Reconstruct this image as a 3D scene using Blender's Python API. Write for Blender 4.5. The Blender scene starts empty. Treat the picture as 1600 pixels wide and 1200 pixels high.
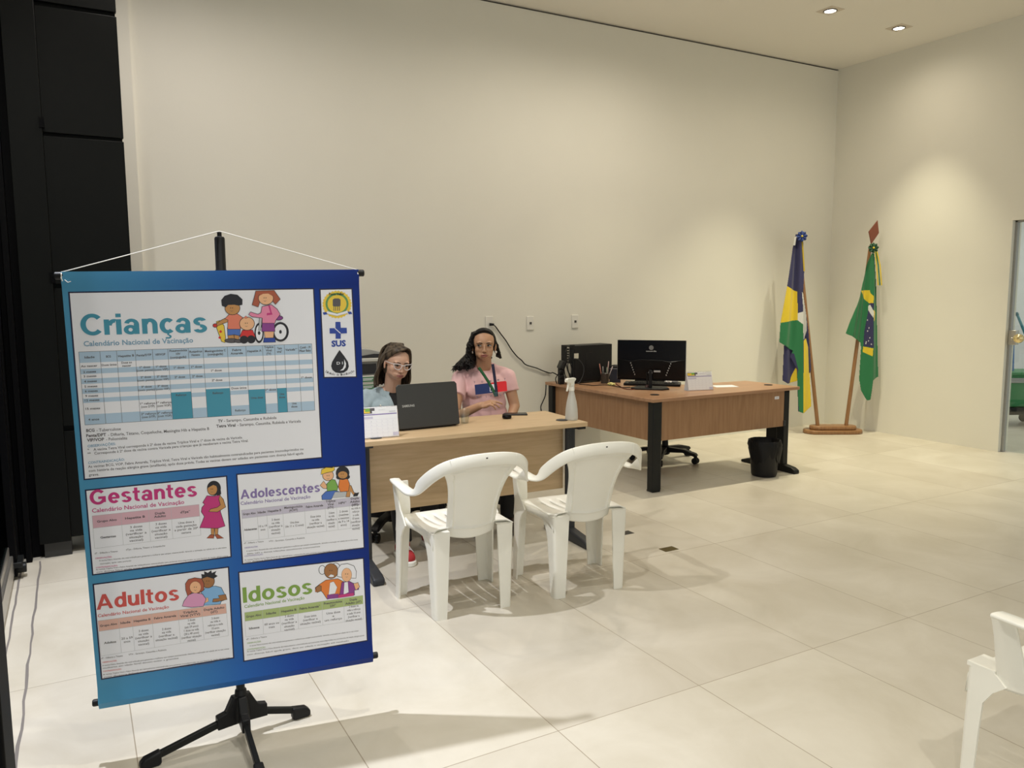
import bpy, bmesh, math, random
import numpy as np
from math import sin, cos, radians, pi, sqrt, atan2, hypot
from mathutils import Vector, Matrix
from mathutils.bvhtree import BVHTree

C = bpy.context.scene.collection
random.seed(7)

# ------------------------------------------------------------------ camera
YAW, PITCH, ROLL, FPX, CAMH = 0.508018, 0.113180, -0.005445, 1227.29, 1.51
fw = Vector((sin(YAW)*cos(PITCH), cos(YAW)*cos(PITCH), -sin(PITCH)))
_r = Vector((cos(YAW), -sin(YAW), 0)); _u = _r.cross(fw)
rt = _r*cos(ROLL) + _u*sin(ROLL); up = -_r*sin(ROLL) + _u*cos(ROLL)
cam_data = bpy.data.cameras.new('camera'); cam = bpy.data.objects.new('camera', cam_data); C.objects.link(cam)
cam.matrix_world = Matrix(((rt.x, up.x, -fw.x, 0), (rt.y, up.y, -fw.y, 0), (rt.z, up.z, -fw.z, CAMH), (0, 0, 0, 1)))
cam_data.sensor_width = 36; cam_data.lens = FPX*36/1600; cam_data.clip_start = 0.05
sc = bpy.context.scene; sc.camera = cam

# ------------------------------------------------------------------ world, exposure, ceiling downlights
w = bpy.data.worlds.new('world'); sc.world = w; w.use_nodes = True
w.node_tree.nodes['Background'].inputs[0].default_value = (.96, 1.0, .99, 1)
w.node_tree.nodes['Background'].inputs[1].default_value = 0.78
sc.view_settings.view_transform = 'Standard'; sc.view_settings.look = 'None'
sc.view_settings.gamma = 1; sc.view_settings.use_curve_mapping = False
sc.view_settings.exposure = 0.12
sc.cycles.max_bounces = 10; sc.cycles.diffuse_bounces = 6; sc.cycles.transparent_max_bounces = 12
CEIL = 3.98
def downlight(x, y, energy, col=(1, .86, .66), ang=110, z=CEIL-.02, blend=.6, size=.03):
    l = bpy.data.lights.new('downlight_beam', 'SPOT'); l.energy = energy; l.color = col
    l.spot_size = radians(ang); l.spot_blend = blend; l.shadow_soft_size = size
    o = bpy.data.objects.new('downlight_beam', l); C.objects.link(o); o.location = (x, y, z)
    return o
for lx, e, col in ((0.55, 74, (1, .92, .86)), (1.50, 25, (1, .92, .84)), (2.40, 14, (1, .91, .82)), (3.40, 40, (1, .91, .79)), (4.40, 58, (1, .90, .76)), (5.98, 22, (1, .88, .70)), (6.93, 22, (1, .88, .70))):
    downlight(lx, 4.95, e, col=col, ang=165, blend=1)              # wide glow of each lamp in the wall row
for lx, e, a in ((4.40, 65, 80), (5.98, 235, 78), (6.93, 170, 66)):
    downlight(lx, 4.95, e, col=(1, .92, .66), ang=a, blend=.8)    # narrow beams pooling on the floor by the corner desk
downlight(-0.15, 3.15, 310, col=(.72, .79, 1), ang=75, blend=.8)   # cool lamps over the entrance side
for lx, ly, e in ((-0.15, 3.15, 250), (1.35, 2.05, 115), (-0.5, -0.6, 120), (1.0, -0.6, 150)):  # pair behind the camera is unseen fill, added to brighten banner and chairs
    downlight(lx, ly, e, col=(1, .97, .89), ang=140, blend=1)

# ------------------------------------------------------------------ pixel helpers (photo pixels -> points in the room)
def ray(x, y): return fw + rt*((x-800)/FPX) - up*((y-600)/FPX)
CP = Vector((0, 0, CAMH))
def on(x, y, ax, val):
    d = ray(x, y); return CP + d*((val-CP[ax])/d[ax])
def fl(x, y, z=0.0): return on(x, y, 2, z)
def onpl(x, y, pt, n):
    d = ray(x, y); n = Vector(n); return CP + d*(((Vector(pt)-CP).dot(n))/d.dot(n))

# ------------------------------------------------------------------ materials
def mat(name, col, rough=.5, metal=0, spec=.5, noise=0, nscale=20, bump=0, bscale=200, emit=None, trans=0, alpha=1, sss=0, coat=0, sheen=0):
    m = bpy.data.materials.new(name); m.use_nodes = True
    nt = m.node_tree; b = nt.nodes['Principled BSDF']
    b.inputs['Base Color'].default_value = (*col, 1); b.inputs['Roughness'].default_value = rough
    b.inputs['Metallic'].default_value = metal; b.inputs['Specular IOR Level'].default_value = spec
    b.inputs['Transmission Weight'].default_value = trans; b.inputs['Alpha'].default_value = alpha
    b.inputs['Coat Weight'].default_value = coat; b.inputs['Sheen Weight'].default_value = sheen
    if sss:
        b.inputs['Subsurface Weight'].default_value = sss; b.inputs['Subsurface Radius'].default_value = (.012, .006, .004)
    if emit:
        b.inputs['Emission Color'].default_value = (*emit[0], 1); b.inputs['Emission Strength'].default_value = emit[1]
    if noise or bump:
        tc = nt.nodes.new('ShaderNodeTexCoord'); n = nt.nodes.new('ShaderNodeTexNoise'); n.inputs['Scale'].default_value = nscale; n.inputs['Detail'].default_value = 5
        nt.links.new(tc.outputs['Object'], n.inputs['Vector'])
    if noise:
        mx = nt.nodes.new('ShaderNodeMix'); mx.data_type = 'RGBA'
        mx.inputs[6].default_value = (*[max(0, c*(1-noise)) for c in col], 1); mx.inputs[7].default_value = (*[min(1, c*(1+noise)) for c in col], 1)
        nt.links.new(n.outputs['Fac'], mx.inputs[0]); nt.links.new(mx.outputs[2], b.inputs['Base Color'])
    if bump:
        n2 = nt.nodes.new('ShaderNodeTexNoise'); n2.inputs['Scale'].default_value = bscale; n2.inputs['Detail'].default_value = 3
        nt.links.new(tc.outputs['Object'], n2.inputs['Vector'])
        bp_ = nt.nodes.new('ShaderNodeBump'); bp_.inputs['Strength'].default_value = bump; bp_.inputs['Distance'].default_value = .002
        nt.links.new(n2.outputs['Fac'], bp_.inputs['Height']); nt.links.new(bp_.outputs['Normal'], b.inputs['Normal'])
    return m
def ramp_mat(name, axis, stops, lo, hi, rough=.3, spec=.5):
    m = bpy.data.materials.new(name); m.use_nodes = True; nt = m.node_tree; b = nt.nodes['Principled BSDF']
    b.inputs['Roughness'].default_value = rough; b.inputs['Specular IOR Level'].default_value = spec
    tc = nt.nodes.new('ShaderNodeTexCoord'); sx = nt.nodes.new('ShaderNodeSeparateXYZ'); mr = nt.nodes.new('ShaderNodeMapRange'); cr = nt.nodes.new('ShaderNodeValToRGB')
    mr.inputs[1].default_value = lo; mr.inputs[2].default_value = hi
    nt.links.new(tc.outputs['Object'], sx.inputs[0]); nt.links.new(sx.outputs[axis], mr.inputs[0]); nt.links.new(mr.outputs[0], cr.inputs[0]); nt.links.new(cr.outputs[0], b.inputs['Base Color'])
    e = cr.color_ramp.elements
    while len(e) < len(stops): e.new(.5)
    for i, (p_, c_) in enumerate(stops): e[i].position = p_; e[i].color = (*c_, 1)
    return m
def wood(name, c1, c2, axis=0, scale=6, rough=.45, stretch=12):
    m = bpy.data.materials.new(name); m.use_nodes = True; nt = m.node_tree; b = nt.nodes['Principled BSDF']; b.inputs['Roughness'].default_value = rough
    tc = nt.nodes.new('ShaderNodeTexCoord'); mp = nt.nodes.new('ShaderNodeMapping'); n = nt.nodes.new('ShaderNodeTexNoise'); n.inputs['Detail'].default_value = 6; n.inputs['Scale'].default_value = scale; n.inputs['Distortion'].default_value = .4
    s = [stretch]*3; s[axis] = 1.0; mp.inputs['Scale'].default_value = s
    cr = nt.nodes.new('ShaderNodeValToRGB'); cr.color_ramp.elements[0].position = .3; cr.color_ramp.elements[1].position = .7
    cr.color_ramp.elements[0].color = (*c1, 1); cr.color_ramp.elements[1].color = (*c2, 1)
    nt.links.new(tc.outputs['Object'], mp.inputs[0]); nt.links.new(mp.outputs[0], n.inputs['Vector']); nt.links.new(n.outputs['Fac'], cr.inputs[0]); nt.links.new(cr.outputs[0], b.inputs['Base Color'])
    return m
def tile_mat():
    m = bpy.data.materials.new('floor_porcelain_tile'); m.use_nodes = True; nt = m.node_tree; b = nt.nodes['Principled BSDF']
    tc = nt.nodes.new('ShaderNodeTexCoord'); mp = nt.nodes.new('ShaderNodeMapping'); mp.inputs['Location'].default_value = (-(2.036-.6458*10), -(2.180-1.2718*10), 0)
    br = nt.nodes.new('ShaderNodeTexBrick'); br.offset = 0; br.squash = 1; br.inputs['Scale'].default_value = 1
    br.inputs['Brick Width'].default_value = .6458; br.inputs['Row Height'].default_value = 1.2718; br.inputs['Mortar Size'].default_value = .0018; br.inputs['Mortar Smooth'].default_value = .1; br.inputs['Bias'].default_value = 0
    br.inputs['Color1'].default_value = (.57, .53, .45, 1); br.inputs['Color2'].default_value = (.64, .605, .52, 1); br.inputs['Mortar'].default_value = (.34, .29, .22, 1)
    nt.links.new(tc.outputs['Object'], mp.inputs[0]); nt.links.new(mp.outputs[0], br.inputs['Vector'])
    n = nt.nodes.new('ShaderNodeTexNoise'); n.inputs['Scale'].default_value = 2.2; n.inputs['Detail'].default_value = 8; n.inputs['Roughness'].default_value = .6; n.inputs['Distortion'].default_value = .6
    nt.links.new(tc.outputs['Object'], n.inputs['Vector'])
    cr = nt.nodes.new('ShaderNodeValToRGB'); cr.color_ramp.elements[0].position = .3; cr.color_ramp.elements[1].position = .72
    cr.color_ramp.elements[0].color = (.88, .86, .82, 1); cr.color_ramp.elements[1].color = (1.08, 1.08, 1.09, 1)
    nt.links.new(n.outputs['Fac'], cr.inputs[0])
    mx = nt.nodes.new('ShaderNodeMix'); mx.data_type = 'RGBA'; mx.blend_type = 'MULTIPLY'; mx.inputs[0].default_value = 1
    nt.links.new(br.outputs['Color'], mx.inputs[6]); nt.links.new(cr.outputs[0], mx.inputs[7]); nt.links.new(mx.outputs[2], b.inputs['Base Color'])
    rr = nt.nodes.new('ShaderNodeMapRange'); rr.inputs[3].default_value = .30; rr.inputs[4].default_value = .46
    nt.links.new(n.outputs['Fac'], rr.inputs[0]); nt.links.new(rr.outputs[0], b.inputs['Roughness']); b.inputs['Specular IOR Level'].default_value = .4
    return m
def glass(name, tint=(.9, .95, .95), refl=.10, rough=.02):
    m = bpy.data.materials.new(name); m.use_nodes = True; nt = m.node_tree; nt.nodes.remove(nt.nodes['Principled BSDF'])
    t = nt.nodes.new('ShaderNodeBsdfTransparent'); g = nt.nodes.new('ShaderNodeBsdfGlossy'); x = nt.nodes.new('ShaderNodeMixShader')
    t.inputs[0].default_value = (*tint, 1); g.inputs['Roughness'].default_value = rough; x.inputs[0].default_value = refl
    nt.links.new(t.outputs[0], x.inputs[1]); nt.links.new(g.outputs[0], x.inputs[2]); nt.links.new(x.outputs[0], nt.nodes['Material Output'].inputs[0])
    return m
M = dict(
    wall=mat('wall_paint', (.74, .72, .64), .85, noise=.02, nscale=3, bump=.15, bscale=60),
    ceiling=mat('ceiling_paint', (.82, .79, .73), .9),
    gap=mat('shadow_gap', (.10, .09, .08), .9),
    floor=tile_mat(),
    black_clad=mat('black_cladding', (.0045, .005, .0045), .5, spec=.12, noise=.15, nscale=8),
    black_deep=mat('black_frame', (.0015, .0015, .002), .6, spec=.08),
    plinth=mat('dark_grey_plinth', (.022, .022, .021), .4),
    groove=mat('grey_floor_groove', (.20, .18, .17), .6),
    alu=mat('brushed_aluminium', (.55, .53, .49), .35, metal=.9),
    door_glass=glass('door_glass', (.92, .95, .94), .07),
    dark_glass=glass('dark_door_glass', (.22, .27, .28), .12),
    grey_frame=mat('grey_door_frame', (.36, .36, .35), .4, metal=.4),
    white_plastic=mat('white_plastic', (.84, .825, .75), .33, noise=.04, nscale=9, spec=.5),
    scuff=mat('dark_scuff', (.06, .055, .05), .7),
    black_plastic=mat('black_plastic', (.010, .010, .011), .45, spec=.25),
    black_gloss=mat('glossy_black_plastic', (.005, .005, .006), .2, spec=.2),
    dark_metal=mat('dark_powder_coat', (.010, .011, .011), .42, spec=.25),
    grey_metal=mat('grey_powder_coat', (.036, .038, .042), .45, spec=.3),
    oak=wood('light_oak_laminate', (.50, .355, .20), (.60, .44, .265), 0, 5),
    oak_edge=wood('light_oak_edge', (.43, .29, .15), (.53, .37, .20), 0, 5),
    walnut=wood('reddish_walnut_laminate', (.285, .150, .072), (.365, .205, .105), 2, 4, .4, 10),
    walnut_top=wood('reddish_walnut_top', (.34, .185, .10), (.44, .25, .145), 0, 3, .35, 10),
    pole_wood=wood('varnished_wood', (.22, .105, .040), (.32, .165, .065), 2, 5, .35),
    cord=mat('white_cord', (.85, .83, .78), .7),
    white=mat('printed_white', (.84, .85, .92), .45),
    ink=mat('print_black', (.012, .012, .02), .5),
    navy_line=mat('print_dark_navy', (.008, .010, .05), .5),
    teal=mat('print_teal', (.055, .29, .42), .5), teal2=mat('print_soft_blue', (.20, .37, .53), .5),
    cellblue=mat('print_cell_blue', (.44, .59, .76), .5), cellteal=mat('print_cell_teal', (.06, .31, .45), .5),
    magenta=mat('print_magenta', (.56, .035, .21), .5), cellpink=mat('print_cell_pink', (.68, .42, .50), .5),
    violet=mat('print_violet', (.24, .18, .42), .5), cellviolet=mat('print_cell_violet', (.58, .55, .68), .5),
    red_t=mat('print_coral_red', (.62, .09, .08), .5), cellred=mat('print_cell_coral', (.74, .45, .38), .5),
    green_t=mat('print_leaf_green', (.22, .37, .07), .5), cellgreen=mat('print_cell_green', (.40, .50, .20), .5),
    sus=mat('print_royal_blue', (.02, .06, .36), .5),
    yellow=mat('print_yellow', (.85, .60, .06), .5), crest_green=mat('print_crest_green', (.12, .32, .10), .5),
    skin_b=mat('print_skin_brown', (.36, .16, .055), .5), skin_p=mat('print_skin_peach', (.85, .48, .27), .5), skin_t=mat('print_skin_tan', (.55, .27, .09), .5),
    c_coral=mat('print_coral', (.78, .22, .14), .5), c_red=mat('print_red', (.65, .03, .03), .5), c_blue=mat('print_blue', (.07, .17, .55), .5),
    c_pink=mat('print_pink', (.80, .25, .42), .5), c_purple=mat('print_purple', (.26, .05, .28), .5), c_auburn=mat('print_auburn', (.42, .10, .05), .5),
    c_orange=mat('print_orange', (.78, .22, .04), .5), c_green=mat('print_green', (.20, .42, .08), .5), c_grey=mat('print_grey', (.50, .52, .55), .5),
    c_lblue=mat('print_light_blue', (.22, .45, .75), .5), c_dgrey=mat('print_dark_grey', (.10, .09, .10), .5), c_orchid=mat('print_orchid', (.72, .33, .55), .5),
)

# ------------------------------------------------------------------ mesh building
def basis(d):
    d = d.normalized(); a = Vector((0, 0, 1)) if abs(d.z) < .9 else Vector((1, 0, 0))
    x = a.cross(d).normalized(); return x, d.cross(x)
class MB:
    def __init__(s): s.v = []; s.f = []; s.m = []
    def add(s, vs, fs, mi=0):
        o = len(s.v); s.v += [tuple(v) for v in vs]; s.f += [tuple(i+o for i in f) for f in fs]; s.m += [mi]*len(fs); return s
    def box(s, lo, hi, mi=0, M4=None):
        x0, y0, z0 = lo; x1, y1, z1 = hi
        vs = [Vector(p) for p in ((x0,y0,z0),(x1,y0,z0),(x1,y1,z0),(x0,y1,z0),(x0,y0,z1),(x1,y0,z1),(x1,y1,z1),(x0,y1,z1))]
        if M4: vs = [M4 @ v for v in vs]
        return s.add(vs, [(0,3,2,1),(4,5,6,7),(0,1,5,4),(1,2,6,5),(2,3,7,6),(3,0,4,7)], mi)
    def cyl(s, p0, p1, r0, r1=None, n=20, mi=0):
        return s.tube([p0, p1], [r0, r0 if r1 is None else r1], n, mi)
    def tube(s, pts, r, n=10, mi=0, closed=False):
        pts = [Vector(p) for p in pts]; N = len(pts); rs = r if isinstance(r, (list, tuple)) else [r]*N
        T = []
        for i in range(N):
            a = pts[(i-1) % N] if (closed or i) else pts[i]; b = pts[(i+1) % N] if (closed or i < N-1) else pts[i]
            T.append((b-a).normalized())
        x, y = basis(T[0]); vs = []
        for i in range(N):
            x = (x - T[i]*x.dot(T[i])).normalized(); y = T[i].cross(x)
            vs += [pts[i] + (x*cos(2*pi*k/n) + y*sin(2*pi*k/n))*rs[i] for k in range(n)]
        fs = []
        for i in range(N if closed else N-1):
            j = (i+1) % N
            fs += [(i*n+k, i*n+(k+1) % n, j*n+(k+1) % n, j*n+k) for k in range(n)]
        if not closed: fs += [tuple(range(n-1, -1, -1)), tuple(range((N-1)*n, N*n))]
        return s.add(vs, fs, mi)
    def lathe(s, prof, c=(0,0,0), n=32, mi=0, M4=None):
        c = Vector(c); vs = []; N = len(prof)
        for r, z in prof:
            for k in range(n):
                v = Vector((r*cos(2*pi*k/n), r*sin(2*pi*k/n), z)); v = (M4 @ v) if M4 else v+c; vs.append(v)
        fs = []
        for i in range(N-1): fs += [(i*n+k, i*n+(k+1) % n, (i+1)*n+(k+1) % n, (i+1)*n+k) for k in range(n)]
        if prof[0][0] > 1e-6: fs.append(tuple(range(n-1, -1, -1)))
        if prof[-1][0] > 1e-6: fs.append(tuple(range((N-1)*n, N*n)))
        return s.add(vs, fs, mi)
    def prism(s, poly, z0, z1, fn=None, mi=0):
        n = len(poly); fn = fn or (lambda x, y, z: (x, y, z))
        a = sum(poly[i][0]*poly[(i+1) % n][1]-poly[(i+1) % n][0]*poly[i][1] for i in range(n))
        if a < 0: poly = poly[::-1]
        vs = [fn(x, y, z0) for x, y in poly] + [fn(x, y, z1) for x, y in poly]
        return s.add(vs, [tuple(range(n-1, -1, -1)), tuple(range(n, 2*n))] + [(i, (i+1) % n, n+(i+1) % n, n+i) for i in range(n)], mi)
    def sweep(s, pts, nrm, width, thick, mi=0):
        """band of given width and thickness along pts; nrm is its outer normal at each point"""
        pts = [Vector(p) for p in pts]; N = len(pts); vs = []
        for i in range(N):
            t = (pts[min(i+1, N-1)]-pts[max(i-1, 0)]).normalized(); n_ = Vector(nrm[i]); n_ = (n_-t*n_.dot(t)).normalized(); b_ = t.cross(n_)
            w_ = (width[i] if isinstance(width, (list, tuple)) else width)/2; q = thick/2; c = min(q, .004)
            for (u_, v_) in ((-w_+c, -q), (w_-c, -q), (w_, -q+c*.6), (w_, q-c), (w_-c, q), (0, q+.0015), (-w_+c, q), (-w_, q-c), (-w_, -q+c*.6)):
                vs.append(pts[i] + b_*u_ + n_*v_)
        k = 9; fs = []
        for i in range(N-1): fs += [(i*k+j, (i+1)*k+j, (i+1)*k+(j+1) % k, i*k+(j+1) % k) for j in range(k)]
        fs += [tuple(range(k)), tuple(range(N*k-1, (N-1)*k-1, -1))]
        return s.add(vs, fs, mi)
    def mesh(s, name, mats, sharp=38):
        me = bpy.data.meshes.new(name); me.from_pydata(s.v, [], s.f)
        for m_ in (mats if isinstance(mats, (list, tuple)) else [mats]): me.materials.append(m_)
        me.polygons.foreach_set('material_index', s.m)
        bm = bmesh.new(); bm.from_mesh(me); bmesh.ops.recalc_face_normals(bm, faces=bm.faces); bm.to_mesh(me); bm.free()
        me.shade_smooth(); me.set_sharp_from_angle(angle=radians(sharp)); me.update(); return me
    def build(s, name, mats, parent=None, bevel=0, sharp=38, seg=2):
        o = bpy.data.objects.new(name, s.mesh(name, mats, sharp)); C.objects.link(o)
        if parent: o.parent = parent
        if bevel:
            b = o.modifiers.new('bevel', 'BEVEL'); b.width = bevel; b.segments = seg; b.limit_method = 'ANGLE'; b.angle_limit = radians(40); b.harden_normals = False
        return o
def tag(o, label=None, cat=None, group=None, kind=None):
    if label: o['label'] = label
    if cat: o['category'] = cat
    if group: o['group'] = group
    if kind: o['kind'] = kind
    return o
def empty(name, loc=(0,0,0), rz=0, M4=None):
    o = bpy.data.objects.new(name, None); C.objects.link(o); o.empty_display_size = .1
    if M4 is not None: o.matrix_world = M4
    else: o.location = loc; o.rotation_euler = (0, 0, rz)
    return o
def structure(o, label=None, cat=None):
    o['kind'] = 'structure'; o['label'] = label; o['category'] = cat or o.name.split('_')[0]; return o
def copy_tree(o, parent=None):
    c = o.copy(); C.objects.link(c)
    if parent: c.parent = parent
    for ch in o.children: copy_tree(ch, c)
    return c

# ------------------------------------------------------------------ bold grotesque title letters built from bars and arcs (cap height .70)
def _ring(cx, cy, rx, ry, a0, a1, w_=.225, h_=.175, n=26):
    vs = []; fs = []
    for i in range(n+1):
        a = radians(a0+(a1-a0)*i/n); vs += [(cx+rx*cos(a), cy+ry*sin(a)), (cx+(rx-w_)*cos(a), cy+(ry-h_)*sin(a))]
        if i: fs.append((2*i-2, 2*i, 2*i+1, 2*i-1))
    return vs, [f[::-1] for f in fs]
def _bar(x0, y0, x1, y1): return [(x0, y0), (x1, y0), (x1, y1), (x0, y1)], [(0, 1, 2, 3)]
def _pol(*p): return list(p), [tuple(range(len(p)))]
GLYPH = {
 'C': (.88, [_ring(.49, .5, .49, .52, 42, 318, .225, .18)]), 'G': (1.0, [_ring(.49, .5, .49, .52, 42, 340, .225, .18), _bar(.50, .36, .95, .53), _bar(.76, .12, .95, .40)]),
 'r': (.42, [_bar(0, 0, .225, .73), _ring(.43, .42, .30, .325, 72, 175, .2, .18)]), 'i': (.225, [_bar(0, 0, .225, .73), _bar(0, .83, .225, 1)]), 'l': (.225, [_bar(0, 0, .225, 1)]), 'I': (.23, [_bar(0, 0, .23, 1)]),
 'a': (.70, [_ring(.29, .215, .29, .232, 0, 360, .20, .145), _bar(.44, 0, .665, .50), _ring(.345, .475, .315, .27, 0, 165, .2, .15)]),
 'n': (.67, [_bar(0, 0, .225, .73), _ring(.35, .43, .32, .315, 0, 170, .225, .175), _bar(.445, 0, .67, .44)]), 'u': (.67, [_bar(0, .28, .225, .73), _ring(.32, .30, .32, .315, 180, 360, .225, .175), _bar(.445, 0, .67, .73)]),
 'c': (.60, [_ring(.35, .365, .35, .38, 46, 314)]), '\u00e7': (.60, [_ring(.35, .365, .35, .38, 46, 314), _bar(.31, -.09, .40, .03), _ring(.345, -.165, .15, .105, -150, 80, .085, .07)]),
 's': (.62, [_ring(.31, .545, .29, .20, 18, 270, .215, .152), _ring(.31, .195, .31, .21, -162, 90, .215, .152)]),
 'e': (.70, [_ring(.35, .365, .35, .38, 0, 318), _bar(.12, .295, .68, .425)]), 'o': (.74, [_ring(.37, .365, .37, .38, 0, 360)]),
 't': (.44, [_bar(.10, .12, .30, .95), _bar(0, .58, .44, .73), _ring(.36, .2, .26, .205, 180, 285, .2, .155)]),
 'A': (.96, [_pol((0, 0), (.215, 0), (.53, .84), (.585, 1), (.375, 1)), _pol((.96, 0), (.585, 1), (.48, 1), (.43, .84), (.745, 0)), _bar(.24, .22, .72, .38)]),
 'd': (.70, [_ring(.35, .365, .35, .38, 0, 360), _bar(.475, 0, .70, 1)]),
}
def title_geo(body):
    vs = []; fs = []; x = 0; k_ = 0
    for ch in body:
        wd, parts = GLYPH[ch]
        for pv, pf in parts:
            o = len(vs); vs += [Vector(((x+a)*.70, b*.70, k_*.00002)) for a, b in pv]; fs += [tuple(i+o for i in f) for f in pf]; k_ += 1
        x += wd+.085
    return vs, fs
# ------------------------------------------------------------------ lettering: text curve -> flat mesh (list of verts / faces in text units)
def text_geo(body, bold=0.0, spacing=1.0):
    cu = bpy.data.curves.new('t', 'FONT'); cu.body = body; cu.size = 1; cu.offset = bold; cu.resolution_u = 2; cu.space_character = spacing
    o = bpy.data.objects.new('t', cu); C.objects.link(o)
    dg = bpy.context.evaluated_depsgraph_get(); me = bpy.data.meshes.new_from_object(o.evaluated_get(dg))
    vs = [v.co.copy() for v in me.vertices]; fs = [tuple(p.vertices) for p in me.polygons]
    bpy.data.objects.remove(o); bpy.data.curves.remove(cu); bpy.data.meshes.remove(me)
    return vs, fs
CAP = 0.70
def put_text(mb, body, fn, x0, x1, base, cap, mi=0, bold=0.0, slope=0.0, spacing=1.0):
    """writes body with its left edge at x0, right edge at x1, baseline 'base' and cap height 'cap'; fn maps (x, y) to a point"""
    vs, fs = text_geo(body, bold, spacing)
    if not vs: return
    a = min(v.x for v in vs); b = max(v.x for v in vs); sx = (x1-x0)/max(b-a, 1e-6); sy = cap/CAP
    mb.add([fn(x0+(v.x-a)*sx, base+v.y*sy+slope*(v.x-a)*sx) for v in vs], fs, mi)
def world_of(o): return (world_of(o.parent) @ o.matrix_basis) if o.parent else o.matrix_basis.copy()
def wbuild(mb, name, mats, parent, **k):
    """as MB.build, for shapes given in room coordinates"""
    inv = world_of(parent).inverted(); mb.v = [tuple(inv @ Vector(v)) for v in mb.v]
    return mb.build(name, mats, parent, **k)

# ================================================================== THE ROOM
YB, XR = 6.15, 7.60
DY0, DY1, DZ = 3.05, 4.17, 2.165          # doorway in the right wall
structure(MB().box((-6, -5, -.12), (12.5, 8.0, 0)).build('floor', M['floor']), 'beige large-format porcelain tile floor', 'floor')
structure(MB().box((-6, -5, CEIL), (XR+.15, YB+.15, CEIL+.12)).build('ceiling', M['ceiling']), 'off-white plaster ceiling with recessed downlights', 'ceiling')
wb = MB().box((.45, YB, 0), (XR+.15, YB+.15, CEIL-.018)).box((-.6, YB-.05, 0), (.45, YB+.15, CEIL-.018)).build('wall_back', M['wall'])
structure(wb, 'long cream wall behind the desks', 'wall')
structure(MB().box((.30, YB+.02, CEIL-.018), (XR, YB+.1, CEIL)).build('trim_1', M['gap']), 'thin dark shadow gap between back wall and ceiling', 'trim')
wr = MB().box((XR, DY1, 0), (XR+.15, YB, CEIL)).box((XR, -5, 0), (XR+.15, DY0, CEIL)).box((XR, DY0, DZ), (XR+.15, DY1, CEIL)).build('wall_right', M['wall'])
structure(wr, 'cream wall on the right with the doorway', 'wall')
# doorway: grey frame, frameless glass leaf with lock and knob
fr = MB()
fr.box((XR+.045, DY1-.022, 0), (XR+.085, DY1, DZ)).box((XR+.045, DY0, 0), (XR+.085, DY0+.022, DZ)).box((XR+.045, DY0, DZ-.018), (XR+.085, DY1, DZ))
d1 = fr.build('door_1', M['grey_frame'], bevel=.003); structure(d1, 'glass door in a grey frame in the right wall', 'door')
MB().box((XR+.06, DY0+.028, .012), (XR+.07, DY1-.028, DZ-.022)).build('glass_leaf', M['door_glass'], d1)
lk = MB(); lk.box((XR+.035, 4.095, 1.02), (XR+.09, 4.163, 1.155)); lk.cyl((XR+.035, 4.125, 1.075), (XR+.022, 4.125, 1.075), .014)
lk.build('door_lock', M['alu'], d1, bevel=.003)
kb = MB(); MX = Matrix.Translation((XR+.055, 4.045, 1.085)) @ Matrix.Rotation(-pi/2, 4, 'Y')
kb.lathe([(.008, -.06), (.010, .0), (.012, .02), (.035, .032), (.044, .055), (.040, .078), (.022, .092), (0, .094)], M4=MX)
kb.build('door_knob', mat('brass_glass_knob', (.75, .62, .33), .12, metal=.7), d1)
# room beyond the door
ow = MB().box((10.6, 2.0, 0), (10.75, 7.9, 3.2)).build('wall_utility', mat('utility_wall_paint', (.78, .80, .81), .8)); structure(ow, 'pale wall of the utility room behind the door', 'wall')
oc = MB().box((XR+.15, 2.0, 3.2), (10.75, 7.9, 3.3)).build('ceiling_utility', M['ceiling']); structure(oc, 'ceiling of the utility room behind the door', 'ceiling')
downlight(9.6, 5.0, 60, (1, .97, .92), 130, 3.15, .8, .1); downlight(9.0, 3.6, 60, (1, .97, .92), 130, 3.15, .8, .1)  # unseen lamps put in to light the room behind the door

# black portal on the left: cladding panels, deep frame, plinth
def xpanel(name, x0, x1, y, z0, z1, d, m, label):
    o = MB().box((x0, y, z0), (x1, y+d, z1)).build(name, m, bevel=.002); return structure(o, label)
cl = MB()
for z0, z1 in ((.105, .735), (.765, 1.56), (1.585, 2.405), (2.425, 3.10), (3.125, 3.97)):
    cl.box((-.085, 5.20, z0), (.32, 5.235, z1))
cl.box((-.085, 5.225, .1), (.315, YB-.05, 3.975))
structure(cl.build('wall_left', M['black_clad'], bevel=.002), 'black cladding panels beside the banner', 'wall')
structure(MB().box((-.245, 5.17, .09), (-.085, 5.4, 3.975)).build('trim_2', M['black_clad'], bevel=.003), 'black upright edge strip of the entrance portal', 'trim')
structure(MB().box((-.225, 5.20, 0), (-.085, 5.40, .105)).build('baseboard_left', M['plinth'], bevel=.002), 'dark grey plinth block under the black portal', 'baseboard')
nz = MB(); 
for z in (1.62, 2.47): nz.box((-.10, 5.162, z-.028), (-.075, 5.19, z+.028))
structure(nz.build('trim_3', M['black_deep']), 'small notches in the black portal edge', 'trim')
dp = MB().box((-1.6, 5.24, 0), (-.225, 5.5, 3.975)).box((-.40, 5.12, 0), (-.345, 5.24, 3.975)).box((-.315, 5.15, 0), (-.285, 5.24, 3.975))
structure(dp.build('wall_portal', M['black_deep'], bevel=.002), 'very dark entrance frame at the far left', 'wall')
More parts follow.
